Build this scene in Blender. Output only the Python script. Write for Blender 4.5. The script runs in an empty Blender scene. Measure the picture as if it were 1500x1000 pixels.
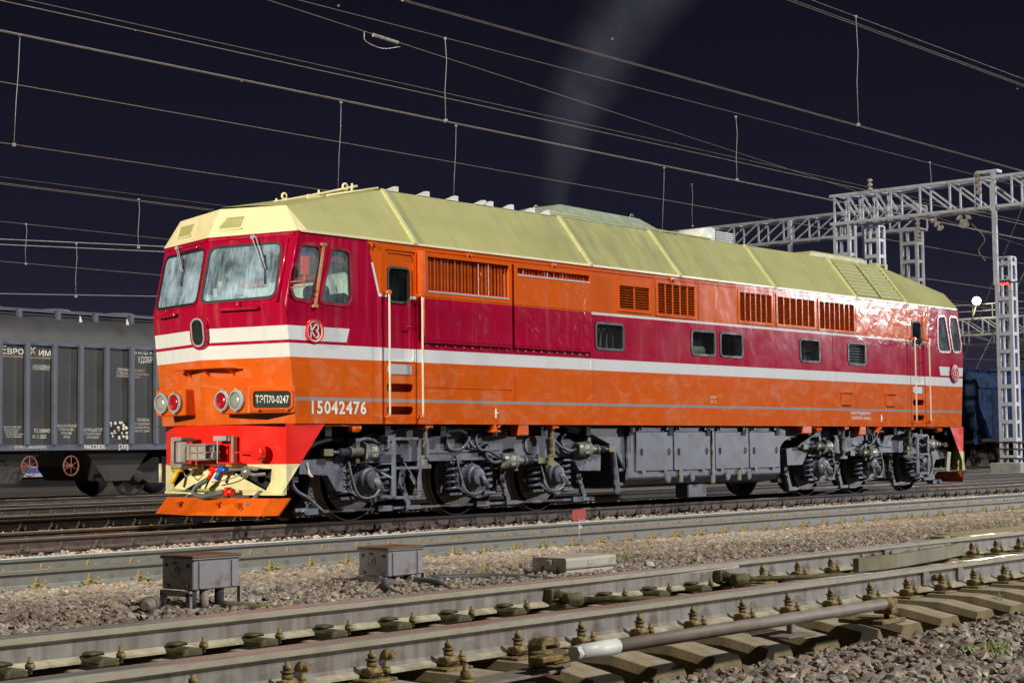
import bpy, bmesh, math, random
import numpy as np
from mathutils import Vector, Matrix
from mathutils.geometry import tessellate_polygon
SC = bpy.context.scene
COL = SC.collection
RAD = math.radians
rnd = random.Random(7)

# ------------------------------------------------------------------ camera
CAM = (-25.998, -19.148, 1.048)
def make_camera():
    yaw, pit, rol = RAD(40.896), RAD(3.641), RAD(-0.633)
    F = Vector((math.cos(yaw)*math.cos(pit), math.sin(yaw)*math.cos(pit), math.sin(pit)))
    R = Vector((math.sin(yaw), -math.cos(yaw), 0)); U = R.cross(F)
    R2 = math.cos(rol)*R+math.sin(rol)*U; U2 = -math.sin(rol)*R+math.cos(rol)*U
    cd = bpy.data.cameras.new('camera'); cam = bpy.data.objects.new('camera', cd); COL.objects.link(cam)
    m = Matrix((R2, U2, -F)).transposed().to_4x4(); m.translation = Vector(CAM); cam.matrix_world = m
    cd.sensor_width = 36; cd.lens = 36*2459.87/1500; cd.clip_start = .1; cd.clip_end = 3000
    SC.camera = cam
    return F, R2, U2
CF, CR, CU = make_camera()

# ------------------------------------------------------------------ world, light, exposure
def make_world():
    w = bpy.data.worlds.new('World'); SC.world = w; w.use_nodes = True
    nt = w.node_tree; nt.nodes.clear()
    out = nt.nodes.new('ShaderNodeOutputWorld'); bg = nt.nodes.new('ShaderNodeBackground')
    tc = nt.nodes.new('ShaderNodeTexCoord'); sep = nt.nodes.new('ShaderNodeSeparateXYZ')
    ramp = nt.nodes.new('ShaderNodeValToRGB')
    e = ramp.color_ramp.elements
    e[0].position = 0.0; e[0].color = (.032, .027, .048, 1)
    e[1].position = .30; e[1].color = (.0046, .0051, .0106, 1)
    k = e.new(.12); k.color = (.0110, .0106, .0225, 1)
    nt.links.new(tc.outputs['Generated'], sep.inputs[0]); nt.links.new(sep.outputs['Z'], ramp.inputs[0])
    # a few faint stars
    vo = nt.nodes.new('ShaderNodeTexVoronoi'); vo.inputs['Scale'].default_value = 28
    nt.links.new(tc.outputs['Generated'], vo.inputs['Vector'])
    lt = nt.nodes.new('ShaderNodeMath'); lt.operation = 'LESS_THAN'; lt.inputs[1].default_value = .021
    nt.links.new(vo.outputs['Distance'], lt.inputs[0])
    mu = nt.nodes.new('ShaderNodeMath'); mu.operation = 'MULTIPLY'; mu.inputs[1].default_value = .22
    nt.links.new(lt.outputs[0], mu.inputs[0])
    mx = nt.nodes.new('ShaderNodeMix'); mx.data_type = 'RGBA'; mx.blend_type = 'ADD'; mx.inputs[0].default_value = 1
    nt.links.new(ramp.outputs[0], mx.inputs[6])
    cmb = nt.nodes.new('ShaderNodeCombineColor'); [nt.links.new(mu.outputs[0], cmb.inputs[i]) for i in range(3)]
    nt.links.new(cmb.outputs[0], mx.inputs[7]); nt.links.new(mx.outputs[2], bg.inputs[0])
    bg.inputs[1].default_value = 1.0
    nt.links.new(bg.outputs[0], out.inputs[0])
make_world()
def make_sun():
    az, el = RAD(284), RAD(44)          # light comes from this compass direction
    d = Vector((math.cos(az)*math.cos(el), math.sin(az)*math.cos(el), math.sin(el)))
    l = bpy.data.lights.new('sun', 'SUN'); l.energy = 2.95; l.angle = RAD(3); l.color = (1, .97, .90)
    o = bpy.data.objects.new('sun', l); COL.objects.link(o)
    o.rotation_euler = d.to_track_quat('Z', 'Y').to_euler()
make_sun()
# two floodlight masts of the yard light the place from outside the picture
def floodlight_spot(name, loc, aim, watt, cone, blend, col, rad):
    l = bpy.data.lights.new(name, 'SPOT'); l.energy = watt; l.spot_size = RAD(cone); l.spot_blend = blend; l.color = col; l.shadow_soft_size = rad
    o = bpy.data.objects.new(name, l); COL.objects.link(o); o.location = loc
    o.rotation_euler = (Vector(loc)-Vector(aim)).to_track_quat('Z', 'Y').to_euler()
LAMP_R, LAMP_L = (110, -58, 18.0), (-65, -6, 15.0)
floodlight_spot('yard_floodlight_right', LAMP_R, (2, 0, 1), 230000, 40, .4, (.95, .95, 1.0), 1.1)
floodlight_spot('yard_floodlight_left', LAMP_L, (-6, 9, 2), 215000, 37, .55, (1, .92, .72), .7)
SC.view_settings.view_transform = 'Standard'; SC.view_settings.look = 'None'
SC.view_settings.exposure = 0.0; SC.view_settings.gamma = 1; SC.view_settings.use_curve_mapping = False
SC.cycles.max_bounces = 7; SC.cycles.transparent_max_bounces = 16; SC.cycles.volume_bounces = 0
SC.cycles.caustics_reflective = False; SC.cycles.caustics_refractive = False

# ------------------------------------------------------------------ materials
class NT:
    def __init__(s, m):
        s.t = m.node_tree; s.n = s.t.nodes; s.l = s.t.links
    def new(s, k): return s.n.new('ShaderNode'+k)
    def put(s, sock, v):
        if hasattr(v, 'is_linked') or hasattr(v, 'links'): s.l.new(v, sock)
        else: sock.default_value = v
    def math(s, op, a, b=0.0, clamp=False):
        n = s.new('Math'); n.operation = op; n.use_clamp = clamp; s.put(n.inputs[0], a); s.put(n.inputs[1], b); return n.outputs[0]
    def mix(s, f, a, b, mode='MIX'):
        n = s.new('Mix'); n.data_type = 'RGBA'; n.blend_type = mode
        s.put(n.inputs[0], f); s.put(n.inputs[6], c4(a)); s.put(n.inputs[7], c4(b)); return n.outputs[2]
    def noise(s, vec, scale, detail=3, rough=.55, dist=0):
        n = s.new('TexNoise'); s.l.new(vec, n.inputs['Vector']); n.inputs['Scale'].default_value = scale
        n.inputs['Detail'].default_value = detail; n.inputs['Roughness'].default_value = rough; n.inputs['Distortion'].default_value = dist
        return n.outputs['Fac']
    def ramp(s, v, a, b, lo=0., hi=1.):
        n = s.new('MapRange'); s.put(n.inputs[0], v); n.inputs[1].default_value = a; n.inputs[2].default_value = b
        n.inputs[3].default_value = lo; n.inputs[4].default_value = hi; return n.outputs[0]
    def scale(s, vec, xyz):
        n = s.new('Mapping'); s.l.new(vec, n.inputs[0]); n.inputs['Scale'].default_value = xyz; return n.outputs[0]
def c4(c):
    if hasattr(c, 'links'): return c
    return (c[0], c[1], c[2], 1)
def base_mat(name):
    m = bpy.data.materials.new(name); m.use_nodes = True
    t = NT(m); b = m.node_tree.nodes['Principled BSDF']
    return m, t, b, t.new('TexCoord').outputs['Object']
def finish(t, b, col, rough, metal=0, coat=0, bump=None, spec=.5):
    t.put(b.inputs['Base Color'], c4(col)); t.put(b.inputs['Roughness'], rough); b.inputs['Metallic'].default_value = metal
    b.inputs['Specular IOR Level'].default_value = spec
    if coat: b.inputs['Coat Weight'].default_value = coat; b.inputs['Coat Roughness'].default_value = .06
    h = None
    for (v, st, di) in (bump or []):
        n = t.new('Bump'); n.inputs['Strength'].default_value = st; n.inputs['Distance'].default_value = di
        t.l.new(v, n.inputs['Height'])
        if h: t.l.new(h, n.inputs['Normal'])
        h = n.outputs[0]
    if h:
        t.l.new(h, b.inputs['Normal'])
        if coat: t.l.new(h, b.inputs['Coat Normal'])
def M(name, col, rough=.5, metal=0, var=.2, sc=5., col2=None, c2=(.5, .68), c2s=3., bump=.25, bs=60., coat=0, stretch=(1, 1, 1), island=0, wave=0, spec=.5):
    m, t, b, oc = base_mat(name)
    v = t.scale(oc, stretch)
    n1 = t.noise(v, sc, 4)
    dark = tuple(c*(1-var) for c in col); lite = tuple(min(1, c*(1+var*.6)) for c in col)
    cc = t.mix(t.ramp(n1, .3, .7), dark, lite)
    if col2:
        n2 = t.noise(v, c2s, 5, .62)
        cc = t.mix(t.ramp(n2, c2[0], c2[1]), cc, col2)
    if island:
        g = t.new('NewGeometry'); cc = t.mix(1, cc, t.mix(g.outputs['Random Per Island'], (1-island,)*3, (1+island*.5,)*3), 'MULTIPLY')
    fine = t.noise(oc, bs, 3)
    r = t.ramp(n1, .25, .75, max(.02, rough-.1), min(1, rough+.12))
    bl = [(fine, bump, .004)] if bump else []
    if wave: bl.append((t.noise(oc, 2.6, 2, .5, .6), wave, .03))
    finish(t, b, cc, r, metal, coat, bl, spec)
    return m
ORANGE = (.62, .100, .006); CRIM = (.36, .003, .032); WHITE = (.66, .68, .71)
def livery():
    m, t, b, oc = base_mat('locomotive_paint')
    s = t.new('SeparateXYZ'); t.l.new(oc, s.inputs[0]); X, Y, Z = s.outputs
    ax = t.math('ABSOLUTE', X)
    def band(v, lo, hi): return t.math('MULTIPLY', t.math('GREATER_THAN', v, lo), t.math('LESS_THAN', v, hi))
    edge = t.math('ADD', t.math('MULTIPLY', t.math('SUBTRACT', Z, 3.34), .3), 8.61)
    cab = t.math('MULTIPLY', t.math('GREATER_THAN', ax, edge), t.math('GREATER_THAN', Z, 2.5))
    crim = t.math('MAXIMUM', band(Z, 2.5, 3.335), cab)
    col = t.mix(crim, ORANGE, CRIM)
    wst = band(Z, 2.36, 2.555)
    e2 = t.math('ADD', t.math('MULTIPLY', t.math('SUBTRACT', Z, 2.7), -.3), 9.24)
    wst = t.math('MAXIMUM', wst, t.math('MULTIPLY', band(Z, 2.60, 2.80), t.math('GREATER_THAN', ax, e2)))
    th = band(Z, 3.31, 3.352)
    on = t.math('MAXIMUM', t.math('MULTIPLY', t.math('GREATER_THAN', X, -8.6), t.math('LESS_THAN', X, -7.79)), t.math('MULTIPLY', t.math('GREATER_THAN', X, -3.57), t.math('LESS_THAN', X, 8.62)))
    wst = t.math('MAXIMUM', wst, t.math('MULTIPLY', th, on))
    sl = t.math('MULTIPLY', t.math('LESS_THAN', t.math('ABSOLUTE', t.math('SUBTRACT', ax, edge)), .022), band(Z, 3.31, 3.8))
    wst = t.math('MAXIMUM', wst, sl)
    col = t.mix(wst, col, WHITE)
    gr = t.math('MULTIPLY', band(Z, 1.755, 1.80), t.math('LESS_THAN', t.math('ADD', X, 0.), 10.6))
    gr = t.math('MULTIPLY', gr, t.math('GREATER_THAN', X, -10.27))
    col = t.mix(gr, col, (.26, .28, .30))
    # dust, repaint patches, water streaks; hazy reflections low down are painted in too
    n = t.noise(oc, 1.3, 5, .6)
    col = t.mix(t.ramp(n, .45, .75, 0, .30), col, t.mix(1, col, (.74, .76, .8), 'MULTIPLY'))
    st = t.noise(t.scale(oc, (5, 5, .35)), 1.4, 4, .6)
    col = t.mix(t.ramp(st, .54, .74, 0, .13), col, (.42, .30, .20))
    low = t.math('MULTIPLY', t.ramp(t.noise(t.scale(oc, (1, 1, 1.6)), 2.1, 6, .68, .8), .48, .72, 0, .55), band(Z, 1.4, 2.36))  # pale mottling: dust and reflected ground light put into the lower orange
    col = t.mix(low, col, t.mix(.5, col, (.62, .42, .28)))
    sp = t.noise(t.scale(oc, (9, 9, .8)), 2.2, 5, .7)
    col = t.mix(t.math('MULTIPLY', t.ramp(sp, .60, .78, 0, .5), t.math('LESS_THAN', Z, 2.36)), col, (.22, .085, .02))
    chip = t.noise(oc, 23, 4, .7)
    col = t.mix(t.ramp(chip, .73, .77, 0, .35), col, (.55, .42, .3))
    wav = t.noise(t.scale(oc, (1, 1, .7)), 1.7, 2, .5, .4)
    wav2 = t.noise(t.scale(oc, (1, 1, 1.1)), 3.6, 3, .55, .5)
    orange_peel = t.noise(oc, 75, 2)
    dent = t.math('MAXIMUM', t.math('MULTIPLY', band(X, -7.72, -3.6), band(Z, 2.64, 3.95)), t.math('MULTIPLY', band(X, 5.5, 9.2), t.math('GREATER_THAN', Z, 3.15)))
    dent = t.math('ADD', t.math('ADD', t.math('MULTIPLY', dent, .85), .15), t.math('MULTIPLY', t.math('MULTIPLY', band(X, -7.72, -3.6), band(Z, 2.64, 3.95)), .75))
    finish(t, b, col, t.ramp(n, .3, .7, .085, .14), 0, 0, [(wav, .14, .05), (t.math('MULTIPLY', wav2, dent), .22, .03), (orange_peel, .04, .002)], .36)
    return m
MAT = {}
def mats():
    A = MAT
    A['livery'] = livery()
    A['orange'] = M('orange_enamel', ORANGE, .25, var=.12, sc=3, bump=.06, coat=.2, wave=.08, col2=(.60, .14, .02), c2=(.6, .8))
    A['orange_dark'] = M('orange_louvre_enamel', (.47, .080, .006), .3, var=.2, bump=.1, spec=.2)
    A['red'] = M('signal_red_enamel', (.78, .018, .01), .28, var=.1, sc=2, bump=.05, coat=.2, wave=.06)
    A['crimson'] = M('crimson_enamel', CRIM, .25, var=.1, bump=.06, coat=.2, wave=.05)
    A['roof'] = M('roof_cream_paint', (.375, .37, .155), .45, var=.10, sc=1.2, col2=(.26, .26, .16), c2=(.5, .85), c2s=.9, bump=.06, bs=40, wave=.10)
    m, t, b, oc = base_mat('roof_weathered_cream'); sp = t.new('SeparateXYZ'); t.l.new(oc, sp.inputs[0])
    n1 = t.noise(oc, 1.2, 4); cc = t.mix(t.ramp(n1, .3, .75), (.36, .355, .145), (.40, .395, .17))
    cc = t.mix(t.ramp(t.noise(t.scale(oc, (5, .6, .6)), 1.3, 5, .65), .5, .75, 0, .42), cc, (.24, .24, .15))
    so = t.math('MULTIPLY', t.ramp(t.math('ABSOLUTE', t.math('ADD', sp.outputs[0], 2.2)), .8, 4.2, 1, 0), t.ramp(t.noise(t.scale(oc, (2, .7, .7)), 1.6, 5, .7), .38, .7, 0, .5))
    cc = t.mix(so, cc, (.10, .10, .08)); cc = t.mix(t.ramp(t.noise(oc, 14, 4, .7), .66, .74, 0, .35), cc, (.22, .17, .09))
    finish(t, b, cc, t.ramp(n1, .3, .7, .4, .55), bump=[(t.noise(oc, 2.4, 2, .5, .5), .10, .04), (t.noise(oc, 45, 2), .06, .003)]); A['roof'] = m
    A['roofband'] = M('roof_rib_paint', (.56, .54, .26), .38, var=.1, bump=.1)
    A['cream'] = M('cream_enamel', (.70, .66, .38), .3, var=.1, sc=4, col2=(.5, .46, .2), c2=(.55, .7), c2s=2.2, bump=.05, coat=.15, wave=.05)
    A['cap'] = M('cream_cab_cap', (.74, .66, .40), .35, var=.07, sc=2, bump=.05, wave=.06)
    A['hood'] = M('grey_green_hood', (.30, .36, .27), .45, var=.2, bump=.1)
    A['white'] = M('white_enamel', (.72, .72, .68), .4, var=.12, bump=.1)
    A['bogie'] = M('bogie_grey_paint', (.140, .155, .205), .45, var=.3, sc=4, col2=(.060, .052, .044), c2=(.48, .66), c2s=5, bump=.35, bs=35, coat=.12)
    A['bogie2'] = M('bogie_oily_grey', (.16, .165, .155), .38, var=.35, sc=7, col2=(.16, .15, .08), c2=(.58, .7), bump=.3, bs=50)
    A['tank'] = M('tank_grey_paint', (.115, .130, .178), .4, var=.15, sc=2, col2=(.085, .085, .095), c2=(.45, .66), bump=.06, coat=.1, wave=.06)
    A['olive'] = M('olive_metal', (.20, .18, .095), .45, var=.3, bump=.2)
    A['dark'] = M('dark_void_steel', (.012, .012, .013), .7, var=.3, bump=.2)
    A['black'] = M('black_rubber', (.012, .012, .013), .5, var=.3, bump=.1)
    A['hose'] = M('grey_rubber_hose', (.10, .105, .11), .55, var=.25, bump=.15)
    A['wheel'] = M('wheel_steel', (.34, .30, .28), .45, .1, var=.3, sc=6, col2=(.13, .07, .04), c2=(.5, .7), bump=.3)
    A['tyre'] = M('worn_tyre_steel', (.40, .33, .28), .4, .1, var=.2, bump=.1)
    A['steel'] = M('bright_steel', (.55, .56, .58), .25, .9, var=.15, bump=.1)
    A['galvb'] = M('galvanised_mast_steel', (.52, .55, .66), .5, 0, var=.2, sc=2, col2=(.36, .37, .42), c2=(.55, .75), bump=.1)
    A['galv'] = M('galvanised_steel', (.38, .40, .44), .5, .15, var=.25, sc=3, col2=(.22, .21, .2), c2=(.55, .75), bump=.2)
    A['handrail'] = M('handrail_cream', (.60, .58, .46), .3, var=.15, bump=.1)
    A['yellow'] = M('yellow_valve_paint', (.75, .48, .02), .35, var=.15, bump=.15)
    A['blue'] = M('blue_valve_paint', (.03, .13, .55), .35, var=.15, bump=.15)
    A['greenwall'] = M('pale_green_cab_lining', (.62, .72, .64), .6, var=.1, bump=0)
    A['seat'] = M('dark_blue_seat_cloth', (.02, .035, .09), .8, var=.2, bump=.2)
    A['paper'] = M('paper', (.7, .72, .66), .8, var=.1, bump=0)
    A['flagblue'] = M('curtain_blue', (.02, .08, .45), .7, var=.1, bump=0)
    A['flagred'] = M('curtain_red', (.40, .03, .02), .7, var=.1, bump=0)
    A['rail'] = M('rail_grey_steel', (.29, .27, .25), .5, .05, var=.3, sc=3, col2=(.17, .115, .085), c2=(.48, .7), c2s=4, bump=.3, bs=45, stretch=(2.2, 1, .25))
    A['railhead'] = M('rail_head_side', (.47, .43, .33), .5, .1, var=.25, sc=3, col2=(.27, .23, .18), c2=(.5, .7), bump=.2, stretch=(1.2, 1, 2))
    A['railfoot'] = M('lit_rail_foot', (.52, .47, .34), .7, 0, var=.3, sc=14, col2=(.26, .20, .13), c2=(.5, .7), c2s=5, bump=.4)  # speckled dust; stronger light on the upward foot put into the pale colour
    A['railB'] = M('rail_pale_grey_steel', (.25, .25, .225), .5, .1, var=.2, sc=3, col2=(.17, .15, .12), c2=(.5, .75), c2s=3, bump=.25, bs=45, stretch=(1, 1, .25))
    A['railbrown'] = M('rail_brown_steel', (.10, .068, .055), .55, .1, var=.3, sc=4, col2=(.06, .035, .028), c2=(.5, .7), bump=.3)
    A['raildark'] = M('rail_dark_steel', (.05, .042, .038), .55, .1, var=.3, bump=.3)
    A['railtop'] = M('rail_running_surface', (.50, .46, .41), .28, .5, var=.25, sc=2, col2=(.34, .24, .18), c2=(.5, .75), c2s=1.5, bump=.05, stretch=(.6, 6, 1))
    A['railshine'] = M('rail_polished_glare', (.88, .89, .92), .30, .35, var=.1, sc=2, bump=.02, stretch=(.5, 5, 1))  # near-white colour stands in for lamp glare on the polished top
    A['railrust'] = M('rail_rusty_top', (.30, .22, .15), .45, .3, var=.3, sc=3, bump=.1, stretch=(.5, 5, 1))
    A['fast'] = M('fastener_ochre_rust', (.31, .225, .08), .7, var=.4, sc=30, col2=(.10, .065, .03), c2=(.45, .6), c2s=20, bump=.5, bs=120)
    A['fastdark'] = M('fastener_dark_rust', (.07, .055, .04), .7, var=.4, sc=30, bump=.5, bs=120)
    A['moss'] = M('mossy_grease_plate', (.15, .13, .045), .7, var=.5, sc=14, col2=(.06, .05, .03), c2=(.45, .62), c2s=12, bump=.9, bs=70)
    A['sleeper'] = M('concrete_sleeper', (.42, .365, .275), .85, var=.22, sc=6, col2=(.32, .235, .11), c2=(.45, .7), c2s=4, bump=.5, bs=70)
    A['sleeperside'] = M('stained_shaded_flank', (.25, .185, .095), .85, var=.35, sc=5, col2=(.17, .14, .065), c2=(.45, .65), c2s=4, bump=.6, bs=60)  # yellow staining, with the shade of the flanks put into the darker colour
    A['sleeperdark'] = M('oily_sleeper', (.06, .05, .042), .8, var=.3, bump=.4)
    A['wood'] = M('weathered_timber', (.34, .29, .15), .8, var=.3, sc=4, bump=.5, bs=30, stretch=(.3, 6, 6))
    A['lilac'] = M('signal_box_grey_paint', (.32, .305, .335), .45, .05, var=.15, sc=3, col2=(.19, .15, .12), c2=(.53, .70), c2s=7, bump=.15)
    A['rustlid'] = M('rusty_lid', (.20, .10, .06), .6, .1, var=.3, sc=5, col2=(.3, .26, .25), c2=(.55, .75), bump=.3)
    A['machine'] = M('pale_grey_machine_paint', (.50, .48, .40), .5, var=.14, sc=4, col2=(.36, .28, .22), c2=(.56, .74), c2s=5, bump=.3, bs=90)
    A['pipe'] = M('rusty_brown_pipe', (.27, .215, .185), .6, .1, var=.25, sc=8, col2=(.23, .2, .17), c2=(.5, .7), bump=.3)
    A['ground'] = None
    A['hopper'] = M('hopper_grey_paint', (.046, .046, .051), .5, var=.2, sc=1.5, col2=(.032, .029, .028), c2=(.5, .75), c2s=1.2, bump=.1, wave=.12)
    A['hopperpost'] = M('hopper_post_paint', (.085, .098, .135), .45, var=.15, sc=3, bump=.15)
    A['hopperblue'] = M('blue_hopper_paint', (.020, .055, .15), .45, var=.25, sc=2, col2=(.012, .02, .045), c2=(.45, .6), bump=.1, wave=.1)
    A['undergear'] = M('wagon_running_gear', (.035, .03, .028), .7, var=.3, bump=.3)
    A['print'] = M('stencil_white_paint', (.74, .70, .62), .6, var=.2, sc=30, bump=0)
    A['printtan'] = M('stencil_tan_paint', (.66, .52, .36), .6, var=.2, sc=20, bump=0)
    A['tanbar'] = M('tan_deflector_bar', (.42, .20, .09), .35, var=.2, bump=.1)
    A['handwheel'] = M('handwheel_red_paint', (.22, .07, .06), .5, var=.2, bump=.1)
    A['wire'] = M('overhead_copper_wire', (.20, .16, .125), .5, .1, var=.2, bump=0)
    A['wirepale'] = M('overhead_steel_wire', (.33, .32, .34), .5, .1, var=.2, bump=0)
    A['insul'] = M('porcelain_insulator', (.45, .40, .38), .2, var=.1, bump=0)
    A['concrete'] = M('concrete_footing', (.33, .33, .34), .85, var=.2, bump=.4)
    A['tag'] = M('red_marker_plate', (.48, .11, .10), .45, var=.15, bump=.1)
    A['grassm'] = M('weed_leaf', (.24, .28, .06), .7, var=.4, sc=20, bump=0)
    A['drygrass'] = M('dry_grass_straw', (.34, .27, .11), .8, var=.3, sc=20, bump=0)
    A['lensred'] = M('red_lamp_glass', (.35, .005, .012), .12, var=.1, bump=0, coat=.5)
    A['redhighlight'] = M('red_lamp_highlight', (.8, .02, .02), .2, var=.05, bump=0)
    A['reflector'] = M('lamp_reflector', (.72, .74, .72), .16, .9, var=.1, bump=0)
    A['coach'] = M('pale_coach_side', (.4, .42, .45), .5, var=.1, bump=.1)
    # stones
    m, t, b, oc = base_mat('ballast_stone')
    g = t.new('NewGeometry').outputs['Random Per Island']
    r = t.new('ValToRGB'); t.l.new(g, r.inputs[0]); cr = r.color_ramp; cr.interpolation = 'LINEAR'
    pts = [(0, (.20, .16, .13)), (.18, (.44, .35, .255)), (.34, (.27, .24, .215)), (.5, (.50, .36, .21)), (.63, (.36, .34, .33)), (.76, (.46, .29, .18)), (.87, (.62, .55, .44)), (1, (.35, .255, .155))]
    while len(cr.elements) < len(pts): cr.elements.new(.5)
    for e_, (p, c) in zip(cr.elements, pts): e_.position = p; e_.color = (*c, 1)
    n = t.noise(oc, 55, 3); big = t.noise(oc, .55, 3)
    hsv = t.new('HueSaturation'); hsv.inputs['Saturation'].default_value = .84; hsv.inputs['Value'].default_value = 1.1; t.l.new(r.outputs[0], hsv.inputs['Color'])
    cc = t.mix(t.ramp(n, .3, .7), t.mix(1, hsv.outputs[0], (.62,)*3, 'MULTIPLY'), hsv.outputs[0])
    cc = t.mix(t.ramp(big, .44, .64, .0, .7), cc, t.mix(1, cc, (.52, .44, .39), 'MULTIPLY'))
    finish(t, b, cc, t.ramp(g, .2, .9, .75, .42), bump=[(t.noise(oc, 160, 2), .3, .002)])
    A['stone'] = m
    m, t, b, oc = base_mat('ballast_bed')
    vo = t.new('TexVoronoi'); t.l.new(oc, vo.inputs['Vector']); vo.inputs['Scale'].default_value = 17
    cc = t.mix(vo.outputs['Color'], (.09, .07, .055), (.20, .155, .11)); cc = t.mix(t.ramp(vo.outputs['Distance'], 0, .6), cc, (.04, .032, .026))
    cc = t.mix(t.ramp(t.noise(oc, .4, 4), .4, .65, 0, .6), cc, (.055, .045, .04))
    finish(t, b, cc, .9, bump=[(vo.outputs['Distance'], .9, .03)])
    A['ground'] = m
    # glass
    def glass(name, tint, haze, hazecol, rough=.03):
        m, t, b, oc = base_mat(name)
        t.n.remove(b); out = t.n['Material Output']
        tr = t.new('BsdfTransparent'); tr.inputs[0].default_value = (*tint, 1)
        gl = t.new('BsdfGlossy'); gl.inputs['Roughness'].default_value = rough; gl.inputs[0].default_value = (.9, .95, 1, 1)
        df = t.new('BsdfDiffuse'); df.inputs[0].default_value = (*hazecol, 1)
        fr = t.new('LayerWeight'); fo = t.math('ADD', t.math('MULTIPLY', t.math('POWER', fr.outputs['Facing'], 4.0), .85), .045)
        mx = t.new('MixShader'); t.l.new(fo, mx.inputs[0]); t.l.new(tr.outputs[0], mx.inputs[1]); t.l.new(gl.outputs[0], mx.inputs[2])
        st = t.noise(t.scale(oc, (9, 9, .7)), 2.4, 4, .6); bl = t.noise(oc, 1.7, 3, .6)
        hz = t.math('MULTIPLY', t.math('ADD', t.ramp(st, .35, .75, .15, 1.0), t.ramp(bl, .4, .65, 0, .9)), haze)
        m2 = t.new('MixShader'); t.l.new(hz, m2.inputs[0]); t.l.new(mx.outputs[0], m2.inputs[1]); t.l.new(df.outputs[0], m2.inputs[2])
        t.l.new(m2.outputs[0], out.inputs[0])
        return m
    A['screen'] = glass('hazy_windscreen_glass', (.80, .89, .94), .46, (.44, .60, .78))  # streaky dirt film; blue-white reflections are put into its haze colour
    A['sideglass'] = glass('cab_side_glass', (.85, .92, .92), .20, (.48, .58, .60))  # pale diffuse haze stands in for the lit cab interior and reflections
    A['darkglass'] = glass('engine_room_glass', (.45, .48, .46), .03, (.4, .42, .4))
    m, t, b, oc = base_mat('lamp_lens_glass'); b.inputs['Transmission Weight'].default_value = 0
    finish(t, b, (.62, .66, .60), .08, .6, .4, [(t.noise(oc, 30, 2), .2, .01)]); A['lens'] = m
    def emit(name, col, st):
        m, t, b, oc = base_mat(name); b.inputs['Emission Color'].default_value = (*col, 1); b.inputs['Emission Strength'].default_value = st
        b.inputs['Base Color'].default_value = (*col, 1); return m
    A['flood'] = emit('lit_floodlight', (1, .9, .36), 2.2)
    A['redlit'] = emit('lit_red_signal', (1, .03, .03), 6)
    A['window_lit'] = emit('lit_building_window', (1, .95, .6), .8)
mats()

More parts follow.
